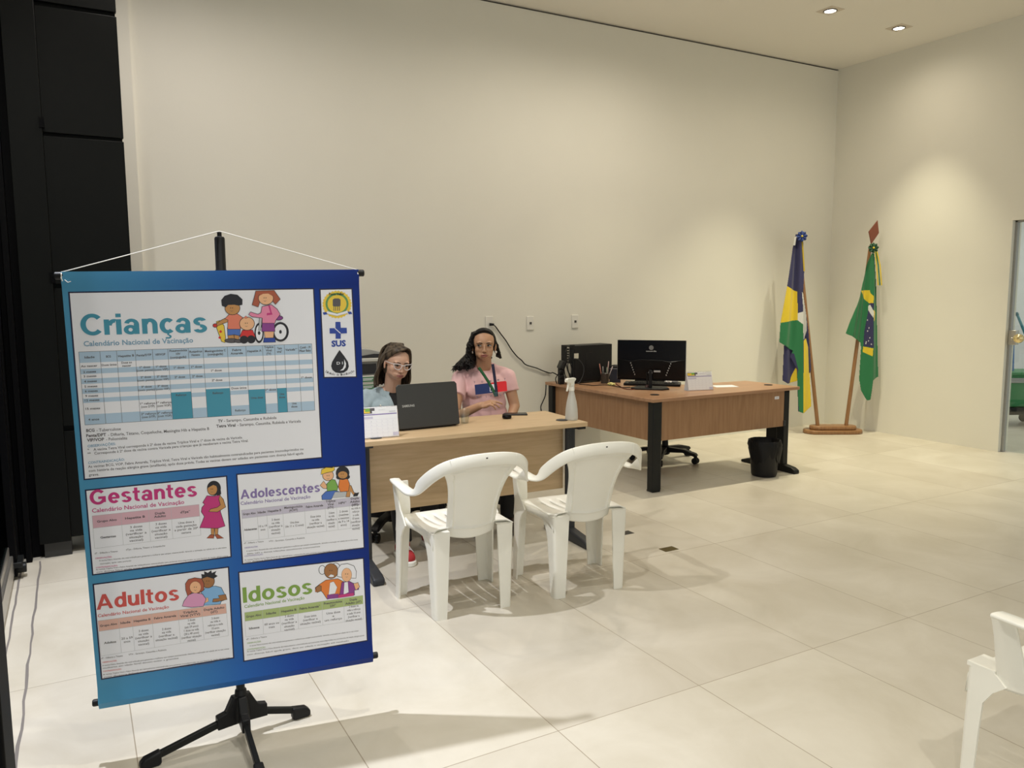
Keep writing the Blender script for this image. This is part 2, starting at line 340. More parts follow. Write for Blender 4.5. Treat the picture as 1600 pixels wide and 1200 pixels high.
# sliding glass door leaf at the far left, running towards the camera
sd = MB().box((-.405, 1.62, .03), (-.355, 4.85, .14)).box((-.39, 1.62, .14), (-.37, 4.85, .19)).build('door_2', M['alu'], bevel=.004)
structure(sd, 'sliding glass door with aluminium bottom rail at far left', 'door')
MB().box((-.385, 1.7, .15), (-.375, 4.85, 3.2)).build('glass_pane', M['dark_glass'], sd)
MB().box((-.43, 4.85, .02), (-.34, 4.93, 3.2)).build('door_stile', M['black_deep'], sd, bevel=.004)
rl = MB().cyl((-.345, 4.90, .055), (-.30, 4.90, .055), .028); rl.box((-.36, 4.84, .07), (-.315, 4.99, .10)); rl.build('roller', M['dark_metal'], sd, bevel=.003)
xs_ = on(21, 1150, 1, 1.66).x
st = MB().box((xs_-.16, 1.50, 0), (xs_, 1.66, 3.2)).build('door_stile', M['black_deep'], sd, bevel=.005)
for k, x in enumerate((-.335, -.246)):
    g = MB(); random.seed(k); pts = [(x+random.uniform(-.004, .004), y, .0006) for y in np.linspace(5.15, -1.5, 60)]; vs = []; fs = []
    for i, p in enumerate(pts): ww = .0045+random.uniform(-.001, .0015); vs += [(p[0]-ww, p[1], p[2]), (p[0]+ww, p[1], p[2])]
    for i in range(len(pts)-1): fs.append((2*i, 2*i+1, 2*i+3, 2*i+2))
    g.add(vs, fs); structure(g.build('trim_%d' % (4+k), M['groove']), 'grey floor guide groove for the sliding door, %s' % ('nearer the door' if k == 0 else 'nearer the banner'), 'trim')

# two downlight fixtures in view
disc = mat('lit_lamp_disc', (1, 1, 1), .4, emit=((1, .93, .78), 30))
patch = mat('plaster_patch', (.66, .59, .50), .9)
lamp_rim = mat('dark_lamp_rim', (.12, .11, .10), .4)
def lamp(x, y, label):
    t = empty('downlight', (x, y, CEIL)); tag(t, label, 'ceiling light', 'recessed downlights')
    MB().box((-.085, -.085, -.0035), (.085, .085, 0)).build('cover_plate', patch, t, bevel=.002)
    MB().lathe([(.058, -.0035), (.060, -.010), (.050, -.012), (.045, -.005)]).build('rim', lamp_rim, t)
    MB().lathe([(.046, -.006), (.03, -.008), (0, -.009)]).build('lamp_disc', disc, t)
lamp(5.98, 4.95, 'recessed square ceiling downlight, the farther left of the two')
lamp(6.93, 4.95, 'recessed square ceiling downlight closest to the right wall')

# floor plates and wall sockets
for (x, y, m_, lb, a) in ((3.017, 3.511, mat('brass_plate', (.115, .085, .025), .45, metal=.5), 'small brass plate set flush in the tile floor', .05), (2.985, 3.895, mat('grey_plate', (.045, .045, .042), .5, metal=.3), 'small grey plate in the floor just behind the right white chair', .05)):
    o = MB().box((x-.05, y-.032, 0), (x+.05, y+.032, .0015)).build('floor_plate', m_); tag(o, lb, 'floor plate')
plate_m = mat('socket_white', (.72, .70, .64), .4)
sockets = [(3.195, 1.262, 'white wall socket with a black plug above the person in pink', True), (3.613, 1.253, 'white wall plate between the plugged socket and the rightmost plate', False), (4.099, 1.258, 'white wall plate above the computer tower', False)]
for x, z, lb, plug in sockets:
    t = empty('wall_socket', (x, YB, z)); tag(t, lb, 'wall socket', 'sockets along the back wall')
    MB().box((-.037, -.010, -.062), (.037, 0, .062)).build('cover', plate_m, t, bevel=.004)
    if not plug:
        h = MB().box((-.011, -.0125, -.011), (.013, -.009, .011)); h.box((-.014, -.0118, -.02), (.016, -.0095, .02), 1); h.build('outlet', [M['scuff'], plate_m], t, bevel=.001)
def cable(name, pts, r, label, m=None, sub=8):
    pts = [Vector(p) for p in pts]; out = []
    for i in range(len(pts)-1):
        p0, p1, p2, p3 = pts[max(i-1, 0)], pts[i], pts[i+1], pts[min(i+2, len(pts)-1)]
        for k in range(sub):
            t = k/sub; out.append(.5*((2*p1)+(-p0+p2)*t+(2*p0-5*p1+4*p2-p3)*t*t+(-p0+3*p1-3*p2+p3)*t**3))
    out.append(pts[-1]); o = MB().tube(out, r, 8).build(name, m or M['black_plastic'])
    if label: tag(o, label, 'cable')
    return o
cy = YB-.012
cp = [on(x, y, 1, cy) for x, y in ((768, 507), (774, 510), (782, 521), (791, 533), (799, 546), (808, 557), (815, 563), (822, 570), (838, 575), (850, 580), (860, 583))]
cp += [Vector((3.80, 6.05, .80)), Vector((3.84, 5.98, .765))]
cp[0].y = YB-.03
pc = cable('power_cable', cp, .005, 'black power cable running from the wall socket down to the computer desk')
MB().cyl(cp[0]+Vector((-.022, .014, .001)), cp[0]+Vector((.012, -.008, 0)), .013, .009).build('plug', M['black_plastic'], pc)
c2 = [on(x, y, 1, 6.11) for x, y in ((853, 598), (853, 606), (852, 618), (848, 628), (845, 636), (847, 648), (849, 665))]
cable('hanging_cable', c2, .005, 'thin black cable hanging down the wall beside the walnut desk')

# ================================================================== DESKS
def desk1():
    H = .755; t = empty('office_desk', (1.935, 4.09, 0)); R_ = t; tag(t, 'light oak laminate desk with grey T-legs with two people sitting behind it', 'desk')
    x0, x1, y0, y1 = 1.215, 2.653, 3.84, 4.36
    wbuild(MB().box((x0, y0, H-.027), (x1, y1, H)), 'desktop', M['oak'], t, bevel=.003)
    wbuild(MB().box((1.35, 4.04, .315), (2.60, 4.058, H-.03)), 'modesty_panel', M['oak'], t, bevel=.002)
    for xx in (1.33, 2.625):
        l = MB()
        for dx in (-.025, .015): l.cyl((xx+dx+.005, 4.0, .05), (xx+dx+.005, 4.0, H-.03), .014)
        l.box((xx-.02, 3.99, .06), (xx+.02, 4.01, H-.03)); l.box((xx-.035, 3.88, H-.045), (xx+.022, 4.32, H-.027))
        lg = wbuild(l, 'leg', M['grey_metal'], t, bevel=.003)
        f = MB(); prof = [(-.24, .0), (-.24, .035), (-.2, .05), (0, .075), (.24, .045), (.28, .03), (.28, .0)]
        f.prism(prof, -.033, .033, lambda a, b, c: (xx+c, 4.0+a, b)); wbuild(f, 'foot', M['grey_metal'], lg, bevel=.012, seg=3)
    for gx, gy in ((1.376, 3.925), (2.549, 3.968)):
        wbuild(MB().lathe([(.036, H), (.037, H+.002), (.033, H+.004), (0, H+.0042)], (gx, gy, 0)), 'cable_grommet', M['grey_metal'], t)
    wbuild(MB().box((2.60, 3.86, H-.045), (2.652, 3.90, H-.028)), 'end_clip', M['black_plastic'], t, bevel=.002)
    t.rotation_euler.z = -.045; t.location.y += .010
desk1()
def desk2():
    H = .725; t = empty('corner_desk', (4.4, 5.2, 0)); tag(t, 'L-shaped reddish walnut desk with black legs by the back wall', 'desk')
    A, B, Cx, Dy = 3.755, 5.335, 4.40, 5.20
    poly = [(A, 4.578), (B, 4.578), (5.29, 5.15), (4.62, 5.20), (4.44, 5.38), (4.40, 6.03), (3.70, 6.03)]
    wbuild(MB().prism(poly, H-.026, H, mi=0), 'desktop', M['walnut_top'], t, bevel=.003)
    wbuild(MB().box((3.86, 4.62, .392), (5.20, 4.638, H-.028)), 'modesty_panel', M['walnut'], t, bevel=.002)
    f = lambda a, b, c: (a, b, c)
    wbuild(MB().prism([(3.800, 4.65), (3.818, 4.65), (3.765, 5.97), (3.747, 5.97)], .392, H-.028, f), 'modesty_panel', M['walnut'], t, bevel=.002)
    lg = MB().prism([(3.775, 4.595), (3.855, 4.595), (3.875, 4.615), (3.875, 4.68), (3.845, 4.70), (3.775, 4.66)], .012, H-.027); lg.box((3.785, 4.605, 0), (3.865, 4.68, .014))
    wbuild(lg, 'leg', M['dark_metal'], t, bevel=.006)
    l = MB().box((5.205, 4.62, .05), (5.265, 4.70, H-.027)).box((5.222, 4.70, .12), (5.248, 4.83, .40)).box((5.21, 4.62, H-.05), (5.26, 5.10, H-.027))
    l2 = wbuild(l, 'leg', M['dark_metal'], t, bevel=.006)
    prof = [(-.19, 0), (-.19, .03), (-.15, .05), (0, .07), (.34, .045), (.42, .02), (.42, 0)]
    wbuild(MB().prism(prof, -.032, .032, lambda a, b, c: (5.235+c, 4.68+a, b)), 'foot', M['dark_metal'], l2, bevel=.012, seg=3)
    wbuild(MB().box((5.195, 4.610, .395), (5.215, 4.63, .44)), 'bracket', M['grey_metal'], l2, bevel=.002)
    wbuild(MB().box((3.715, 5.93, .0), (3.765, 6.00, H-.027)), 'leg', M['dark_metal'], t, bevel=.006)
    for gx, gy in ((3.942, 4.785), (5.20, 4.80)):
        wbuild(MB().lathe([(.036, H), (.037, H+.002), (.033, H+.004), (0, H+.0042)], (gx, gy, 0)), 'cable_grommet', M['black_plastic'], t)
    s = MB().box((5.085, 4.6185, .628), (5.135, 4.62, .652)); put_text(s, 'tombo', lambda x, y: (x, 4.6178, y), 5.095, 5.125, .637, .008, 1)
    wbuild(s, 'asset_tag', [M['white'], M['ink']], t)
desk2()
# ================================================================== BANNER on its tripod
BW, BH = .885, 1.4005
BR = (Matrix.Rotation(-.167, 4, 'Z') @ Matrix.Rotation(.022, 4, 'X') @ Matrix.Rotation(-.013, 4, 'Y'))
BC = Vector((.4238, 2.6667, .8915))
BM = Matrix.Translation(BC) @ BR
BMI = BM.inverted()
bn = (BR.to_3x3() @ Vector((0, 1, 0)))
def bp(px, py):                       # where a pixel's ray meets the banner: (x, z) in its own frame
    p = BMI @ onpl(px, py, BC, bn); return p.x, p.z
banner = empty('vaccination_banner', M4=Matrix.Translation(BC) @ BR)
tag(banner, 'tall blue printed vaccination calendar banner hanging on the black tripod', 'banner')
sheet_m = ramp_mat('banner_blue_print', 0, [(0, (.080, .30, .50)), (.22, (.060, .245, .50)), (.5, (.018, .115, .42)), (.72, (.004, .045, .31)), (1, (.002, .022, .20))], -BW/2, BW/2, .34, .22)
sh = MB(); nx, nz = 24, 60; vs = []
for k in range(2):
    for j in range(nz+1):
        z = -BH/2 + BH*j/nz; y = 0
        if z < -BH/2+.055: a = (-BH/2+.055-z)/.055; y = -.012*sin(pi*a)*1.0
        if z > BH/2-.03: a = (z-(BH/2-.03))/.03; y = -.007*sin(pi*a)
        for i in range(nx+1): vs.append((-BW/2+BW*i/nx, y+(.0012 if k else 0), z))
N1 = (nx+1)*(nz+1); fs = []
for j in range(nz):
    for i in range(nx):
        a = j*(nx+1)+i; q = (a, a+1, a+nx+2, a+nx+1); fs += [q, tuple(N1+x for x in q[::-1])]
rim = [i for i in range(nx+1)] + [(j+1)*(nx+1)-1 for j in range(1, nz+1)] + [nz*(nx+1)+i for i in range(nx-1, -1, -1)] + [j*(nx+1) for j in range(nz-1, 0, -1)]
for i in range(len(rim)): a, b = rim[i], rim[(i+1) % len(rim)]; fs.append((a, N1+a, N1+b, b))
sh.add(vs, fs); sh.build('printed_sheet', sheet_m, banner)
rods = []
for z, ext in ((BH/2-.012, .018), (-BH/2+.020, .018)):
    r_ = MB().cyl((-BW/2-ext+.004, .008, z), (BW/2+ext-.004, .008, z), .0085)
    ro = r_.build('rod', M['black_plastic'], banner)
    for s_ in (-1, 1):
        MB().lathe([(.0105, -.012), (.0115, -.006), (.0115, .010), (.009, .013), (0, .0135)], M4=Matrix.Translation((s_*(BW/2+ext-.012), .008, z)) @ Matrix.Rotation(s_*pi/2, 4, 'Y'), n=16).build('end_cap', M['black_plastic'], ro)
tipw = Vector((.428, 2.700, 1.715)); tip = BMI @ tipw
cd = []
Lp = Vector((-BW/2+.004, .0, BH/2-.012)); Rp = Vector((BW/2-.006, .0, BH/2-.012))
loop = lambda c, s_: [c + Vector((0, .0085+.0105*sin(a), .0105*cos(a))) for a in np.linspace(pi, 2.2*pi*s_+pi*(1-s_), 9)]
cmb = MB().tube([Lp+Vector((0, -.006, -.016)), Lp+Vector((-.003, -.004, -.006)), Lp+Vector((0, .004, .011)), tip+Vector((-.010, -.012, 0)), tip+Vector((0, -.014, .002)), tip+Vector((.010, -.012, 0)), Rp+Vector((0, .004, .011)), Rp+Vector((.003, -.004, -.004))], .0016, 8)
cmb.tube([Lp+Vector((-.002, .008+.0115*cos(a), .0115*sin(a))) for a in np.linspace(0, 2*pi, 14)[:-1]], .0016, 6, closed=True)
cmb.tube([Lp+Vector((.006, -.005, -.012)), Lp+Vector((.014, -.006, -.020)), Lp+Vector((.022, -.004, -.017))], .0012, 6)
cmb.build('hanging_cord', M['cord'], banner)

Z0, DZ_ = -.0006, .00016            # print layers lie a fraction of a millimetre in front of the sheet
def B(layer): return lambda x, z: (x, Z0-DZ_*layer, z)
def quad(mb, pts, layer, mi=0):
    vs = [B(layer)(*bp(*p)) for p in pts]; mb.add(vs, [tuple(range(len(vs)))], mi)
def lineseg(mb, p, q, layer, wd=.0012, mi=0):
    a = Vector(bp(*p)); b = Vector(bp(*q)); d = (b-a).normalized(); n = Vector((-d.y, d.x))*wd/2
    mb.add([B(layer)(*v) for v in (a-n, b-n, b+n, a+n)], [(0, 1, 2, 3)], mi)
def ptext(mb, body, p, q, cap, layer=3, mi=0, bold=0.0, spacing=1.0, title=False):
    """baseline from pixel p to pixel q, cap height in pixels"""
    a = Vector(bp(*p)); b = Vector(bp(*q)); c = Vector(bp(p[0], p[1]-cap)); h = abs(c.y-a.y)
    vs, fs = title_geo(body) if title else text_geo(body, bold, spacing)
    if not vs: return
    x0 = min(v.x for v in vs); x1 = max(v.x for v in vs); d = (b-a); L = d.length; ex = d/L; ey = Vector((-ex.y, ex.x)); f = B(layer)
    out = []
    for v in vs:
        w_ = a + ex*((v.x-x0)/(x1-x0)*L) + ey*(v.y/CAP*h); q_ = f(w_.x, w_.y); out.append((q_[0], q_[1]-v.z, q_[2]))
    mb.add(out, fs, mi)
def ctext(mb, lines, cx, cy, wpx, cap, lead, slope, layer=3, mi=0, bold=.012):
    """small centred lines of a table cell; slope is the row's tilt in the photo"""
    n = len(lines)
    mx = max(len(s) for s in lines)
    for i, s in enumerate(lines):
        wl = wpx*len(s)/mx; y = cy + (i-(n-1)/2)*lead + cap/2
        ptext(mb, s, (cx-wl/2, y-slope*wl/2), (cx+wl/2, y+slope*wl/2), cap, layer, mi, bold)
def panel(corners, label):
    cs = [Vector(bp(*c)) for c in corners]; m = MB()
    n = len(cs); cen = sum(cs, Vector((0, 0)))/n
    big = [c + Vector((.0042*(1 if c.x > cen.x else -1), .0042*(1 if c.y > cen.y else -1))) for c in cs]
    m.add([(c.x, Z0+.0002, c.y) for c in big], [tuple(range(n))], 1); m.add([(c.x, Z0-.0001, c.y) for c in cs], [tuple(range(n))], 0)
    o = m.build('printed_panel', [M['white'], M['navy_line']], banner); o['label'] = label; return o
def lerp(a, b, t): return (a[0]+(b[0]-a[0])*t, a[1]+(b[1]-a[1])*t)
def grid_table(tl, tr, br_, bl, cols, rows, fills, edge, parent, head, mats):
    """cols / rows are fractions; fills: list of (c0, c1, r0, r1, material index)"""
    P = lambda u, v: lerp(lerp(tl, tr, u), lerp(bl, br_, u), v)
    m = MB()
    for c0, c1, r0, r1, mi in fills: quad(m, [P(c0, r0), P(c1, r0), P(c1, r1), P(c0, r1)], 1 if mi == 1 else 1.6, mi)
    for u in cols: lineseg(m, P(u, 0), P(u, 1), 2, edge, 0)
    for v in rows: lineseg(m, P(0, v), P(1, v), 2, edge, 0)
    m.build('table_grid', mats, parent); return P
HD = [0.0]
# ---- panel 1: Criancas
p1 = panel([(109, 458), (489, 452), (502, 714), (133, 748)], 'largest white panel with the children calendar in teal')
t = MB(); ptext(t, 'Crianças', (127, 524), (324, 519), 33, title=True); t.build('title_lettering', M['teal'], p1)
t = MB(); ptext(t, 'Calendário Nacional de Vacinação', (131, 541), (302, 535), 8, bold=.02); t.build('subtitle_lettering', M['teal2'], p1)
cx = [0, .069, .139, .218, .288, .372, .432, .537, .612, .692, .748, .80, .862, .925]
cols1 = [0, .0690, .1395, .2150, .2815, .3640, .4240, .5270, .6190, .7160, .7840, .8450, .9230, 1.0][:]
rows1 = [0, .150, .235, .305, .370, .440, .505, .575, .640, .700, .860, 1.0]
TL, TR, BR_, BL = (123, 550), (487, 537), (492, 641), (133, 664)
fills = [(0, 1, 0, .150, 1)] + [(0, 1, a, b, 1) for a, b in ((.235, .305), (.370, .440), (.505, .575), (.640, .700), (.860, 1.0))]
P = lambda u, v: lerp(lerp(TL, TR, u), lerp(BL, BR_, u), v)
fills += [(.364, .424+.02, .60, 1, 2), (.518, .61, .585, 1, 2), (.703, .784, .655, 1, 2), (.845, .888, .66, 1, 2)]
colpx = [123, 156, 182, 211, 238, 262, 294, 317, 355, 384, 410, 429, 444, 466, 487]
colu = [(c-123)/364 for c in colpx]
fills = fills[:6] + [(colu[5], colu[6], .62, 1, 2), (colu[7], colu[8], .60, 1, 2), (colu[9], colu[10], .64, 1, 2), (colu[11], colu[12], .64, 1, 2)]
grid_table(TL, TR, BR_, BL, colu, [0, 1], fills, .0010, p1, None, [M['c_dgrey'], M['cellblue'], M['cellteal']])
t = MB()
SL = -.055
heads = ['Idade', 'BCG', 'Hepatite B', 'Penta/DTP', 'VIP/VOP', 'Pneumocócica|10V|(conjugada)', 'Rotavírus|Humano', 'Meningocócica C|(conjugada)', 'Febre|Amarela', 'Hepatite A', 'Tríplice|Viral|(TV)', 'Tetra|viral*', 'Varicela**', 'Covid - 19|Pfizer Baby']
for i, h in enumerate(heads):
    q = P((colu[i]+colu[i+1])/2, .075); ctext(t, h.split('|'), q[0], q[1], (colpx[i+1]-colpx[i])*.86*min(1, max(len(s) for s in h.split('|'))/9), 3.3, 5.2, SL, bold=.025)
for s, v in (('Ao nascer', .195), ('2 meses', .275), ('3 meses', .335), ('4 meses', .405), ('5 meses', .475), ('6 meses', .540), ('9 meses', .605), ('12 meses', .665), ('15 meses', .78), ('4 anos', .93)):
    q = P(.04, v); ctext(t, [s], q[0], q[1], 3.0*len(s)*.95, 3.2, 5, SL, bold=.02)
cells = [(1, .19, 'Dose única'), (2, .19, 'Dose ao|nascer'), (3, .265, '1ª dose|(com penta)'), (3, .405, '2ª dose|(com penta)'), (3, .54, '3ª dose|(com penta)'), (3, .775, '1º reforço|(com DTP)'), (3, .92, '2º reforço|(com DTP)'),
         (4, .265, '1ª dose|(com VIP)'), (4, .405, '2ª dose|(com VIP)'), (4, .54, '3ª dose|(com VIP)'), (4, .775, '1º reforço|(com VOP)'), (4, .92, '2º reforço|(com VOP)'), (5, .27, '1ª dose'), (5, .405, '2ª dose'), (5, .66, 'Reforço'),
         (6, .27, '1ª dose'), (6, .405, '2ª dose'), (7, .335, '1ª dose'), (7, .475, '2ª dose'), (7, .66, 'Reforço'), (8, .605, 'Dose única'), (8, .93, 'Reforço'), (9, .76, 'Uma dose'), (10, .655, '1ª dose'), (11, .75, 'Uma|dose'), (12, .90, 'Uma|dose'), (13, .50, '1ª dose')]
for i, v, s in cells:
    q = P((colu[i]+colu[i+1])/2, v); ls = s.split('|'); ctext(t, ls, q[0], q[1], 2.35*max(map(len, ls)), 3.2, 4.9, SL, bold=.02)
for s, b, (x0, y0), x1, c in (('BCG', 1, (135, 675), 148, 4.6), ('- Tuberculose', 0, (151, 674.4), 189, 4.6), ('Penta/DPT', 1, (135, 683), 166, 4.6), ('- Difteria, Tétano, Coqueluche, Meningite Hib e Hepatite B', 0, (169, 681.5), 327, 4.6), ('VIP/VOP', 1, (136, 690), 163, 4.6), ('- Poliomielite', 0, (166, 688.5), 199, 4.6),
                           ('TV', 1, (341, 660), 348, 4.4), ('- Sarampo, Caxumba e Rubéola', 0, (350, 659.5), 432, 4.4), ('Tetra Viral', 1, (338, 668), 368, 4.4), ('- Sarampo, Caxumba, Rubéola e Varicela', 0, (371, 666), 470, 4.4),
                           ('*    A vacina Tetra Viral corresponde à 2ª dose da vacina Tríplice Viral e 1ª dose da vacina da Varicela.', 0, (137, 705), 379, 4.0), ('**   Corresponde à 2ª dose da vacina contra Varicela para crianças que já receberam a vacina Tetra Viral.', 0, (137, 711), 388, 4.0),
                           ('As vacinas BCG, VOP, Febre Amarela, Tríplice Viral, Tetra Viral e Varicela são habitualmente contraindicadas para pacientes imunodeprimidos ou', 0, (138, 731), 474, 4.0), ('com história de reação alérgica grave (anafilaxia), após dose prévia. Todas as vacinas devem ser adiadas em pacientes com doença febril aguda', 0, (139, 737.5), 474, 4.0), ('grave.', 0, (139, 744), 155, 4.0)):
    ptext(t, s, (x0, y0), (x1, y0+(x1-x0)*(-.062 if y0 < 700 else -.083)), c, bold=.03 if b else .008)
t.build('small_print', M['c_dgrey'], p1)
t = MB(); ptext(t, 'OBSERVAÇÕES:', (137, 699), (181, 695), 3.8, bold=.02); ptext(t, 'CONTRAINDICAÇÃO:', (138, 725), (195, 719.5), 3.8, bold=.02); t.build('heading_lettering', M['teal2'], p1)

# ---- cartoon figures drawn as flat printed shapes
INKS = [M['ink'], M['skin_b'], M['skin_p'], M['c_coral'], M['c_red'], M['c_blue'], M['c_pink'], M['c_purple'], M['c_auburn'], M['yellow'], M['white'], M['c_orange'], M['c_green'], M['c_grey'], M['c_lblue'], M['c_dgrey'], M['c_orchid'], M['skin_t'], M['magenta'], M['sus'], M['crest_green']]
INK = {k: i for i, k in enumerate('ink brown peach coral red blue pink purple auburn yellow white orange green grey lblue dgrey orchid tan magenta sus crest'.split())}
class Draw:
    def __init__(s, ox, oy, sc_): s.o = (ox, oy, sc_); s.m = MB(); s.l = 2.0
    def px(s, p): return (s.o[0]+p[0]/s.o[2], s.o[1]+p[1]/s.o[2])
    def poly(s, pts, col, out=2.2):
        q = [Vector(bp(*s.px(p))) for p in pts]; n = len(q)
        area = sum(q[i].x*q[(i+1) % n].y-q[(i+1) % n].x*q[i].y for i in range(n))
        if area < 0: q = q[::-1]
        s.l += .28
        if out:
            wd = out*.0008; e = []
            for i in range(n):
                d1 = (q[i]-q[i-1]).normalized(); d2 = (q[(i+1) % n]-q[i]).normalized(); nn = Vector((d1.y+d2.y, -d1.x-d2.x))
                e.append(q[i] + (nn.normalized() if nn.length > 1e-6 else nn)*wd)
            s.m.add([B(s.l)(*v) for v in e], [tuple(range(n))], INK['ink'])
        s.m.add([B(s.l+.12)(*v) for v in q], [tuple(range(n))], INK[col])
    def ell(s, cx, cy, rx, ry, col, out=2.2, n=24): s.poly([(cx+rx*cos(2*pi*k/n), cy+ry*sin(2*pi*k/n)) for k in range(n)], col, out)
    def face(s, cx, cy, dx=12, mouth=14):
        for q in (-1, 1): s.ell(cx+q*dx*.55, cy-6, 2.6, 4.2, 'ink', 0, 10)
        s.poly([(cx-mouth, cy+12), (cx, cy+19), (cx+mouth, cy+12), (cx, cy+16)], 'dgrey', 0)
    def done(s, parent): return s.m.build('illustration', INKS, parent)
d = Draw(320, 410, 4.444)
d.poly([(82, 412), (105, 405), (132, 440), (142, 520), (140, 556), (118, 548), (100, 500), (84, 455)], 'yellow'); d.ell(110, 480, 9, 9, 'red', 0); d.ell(72, 438, 14, 11, 'red'); d.ell(104, 522, 9, 8, 'red', 0)
d.poly([(160, 505), (200, 505), (205, 535), (165, 535)], 'tan'); d.poly([(205, 500), (240, 500), (235, 535), (208, 535)], 'tan'); d.ell(185, 543, 45, 13, 'dgrey'); d.ell(235, 546, 30, 10, 'dgrey')
d.poly([(158, 455), (248, 455), (242, 508), (203, 500), (160, 506)], 'blue')
d.poly([(150, 385), (165, 410), (120, 425), (88, 440), (82, 424), (120, 400)], 'tan')
d.poly([(170, 362), (225, 358), (275, 392), (262, 412), (246, 398), (246, 462), (160, 462), (162, 398), (140, 392)], 'coral')
d.ell(192, 318, 50, 44, 'tan'); d.poly([(122, 300), (118, 262), (140, 235), (180, 222), (225, 228), (258, 258), (258, 292), (235, 296), (205, 290), (160, 292), (145, 308)], 'ink'); d.face(186, 322)
d.poly([(262, 472), (330, 470), (352, 520), (330, 530), (265, 528), (244, 515)], 'red'); d.ell(272, 536, 26, 24, 'ink'); d.ell(322, 534, 26, 24, 'ink')
d.ell(293, 425, 50, 44, 'peach'); d.poly([(270, 384), (286, 372), (300, 384), (285, 388)], 'coral', 1); d.face(288, 428)
for (cx_, cy_, rx, ry) in ((377, 490, 32, 70), (525, 482, 58, 68)): d.ell(cx_, cy_, rx, ry, 'ink', 0); d.ell(cx_, cy_, rx*.72, ry*.78, 'white', 0); d.ell(cx_, cy_, 9, 13, 'ink', 0)
d.poly([(365, 365), (415, 352), (415, 368), (372, 380)], 'yellow'); d.poly([(382, 376), (396, 376), (388, 470), (374, 470)], 'grey')
d.poly([(412, 475), (480, 475), (474, 528), (420, 528)], 'peach'); d.poly([(412, 526), (486, 524), (490, 552), (408, 554)], 'sus')
d.poly([(400, 415), (480, 415), (486, 478), (396, 478)], 'purple'); d.ell(510, 385, 30, 14, 'purple')
d.poly([(398, 308), (462, 295), (500, 325), (522, 360), (490, 402), (486, 420), (400, 420), (400, 385), (330, 376), (306, 362), (318, 346), (370, 362), (392, 350)], 'pink'); d.poly([(440, 300), (452, 298), (462, 340), (470, 362), (430, 368), (430, 352), (455, 350)], 'magenta', 0)
d.poly([(355, 200), (480, 196), (500, 225), (522, 255), (490, 290), (468, 262), (385, 262), (370, 308), (330, 294), (345, 245)], 'auburn'); d.ell(424, 248, 50, 44, 'peach'); d.poly([(378, 232), (385, 206), (420, 199), (462, 206), (474, 236), (440, 216), (404, 218)], 'auburn', 0); d.face(418, 252)
d.done(p1)

# ---- logo panel
pl_ = panel([(501, 453), (549, 452), (556, 588), (507, 589)], 'narrow white panel with three round and cross emblems')
d = Draw(320, 410, 4.444); cc = (918, 292)
d.poly([(cc[0]+(103 if k % 2 else 96)*cos(2*pi*k/56), cc[1]+(98 if k % 2 else 91)*sin(2*pi*k/56)) for k in range(56)], 'yellow', 0)
d.ell(918, 288, 80, 76, 'crest', 0); d.ell(918, 288, 66, 62, 'yellow', 0)
d.poly([(888, 258), (900, 250), (930, 250), (942, 258), (942, 300), (936, 306), (894, 306), (888, 300)], 'dgrey', 0)
for q in (896, 908, 922, 934): d.poly([(q-2, 304), (q+3, 304), (q+3, 336), (q-2, 336)], 'dgrey', 0)
d.poly([(850, 338), (918, 356), (990, 334), (1000, 350), (918, 372), (842, 354)], 'white', .8); d.poly([(818, 348), (842, 344), (852, 360), (826, 364)], 'sus', 0); d.poly([(990, 342), (1016, 342), (1024, 358), (1000, 360)], 'sus', 0)
d.poly([(907, 413), (941, 413), (944, 454), (985, 454), (987, 492), (944, 494), (944, 530), (908, 530), (908, 494), (867, 494), (866, 457), (907, 456)], 'sus', 0); d.poly([(900, 458), (904, 455), (944, 490), (940, 494)], 'white', 0)
d.poly([(935, 608), (968, 650), (994, 690), (1000, 722), (990, 748), (965, 765), (938, 769), (908, 764), (886, 746), (877, 720), (884, 690), (908, 650)], 'ink', 0)
d.poly([(968, 672), (980, 700), (978, 728), (962, 748), (938, 752), (958, 736), (968, 712)], 'white', 0)
d.done(pl_)
t = MB(); ptext(t, 'SUS', (518, 541.5), (540.5, 540.5), 9, 4, bold=.045); t.build('emblem_lettering', M['sus'], pl_)
t = MB(); ptext(t, 'D I', (526, 569.5), (535.5, 569), 4.2, 14, bold=.01); t.build('emblem_lettering', M['white'], pl_)
t = MB()
ptext(t, 'Porto Velho', (514, 461.5), (537, 461), 4, 14, bold=.02)
cs_ = 'Divisão de Imunização'
for k, ch in enumerate(cs_):
    if ch == ' ': continue
    u = (k/(len(cs_)-1))*2-1; x = 531+u*22; y = 587-5.5*u*u*1.0
    ptext(t, ch, (x-.9, y), (x+.9, y-(u*1.0)), 3.6, 4, bold=.0)
t.build('emblem_lettering', M['ink'], pl_)

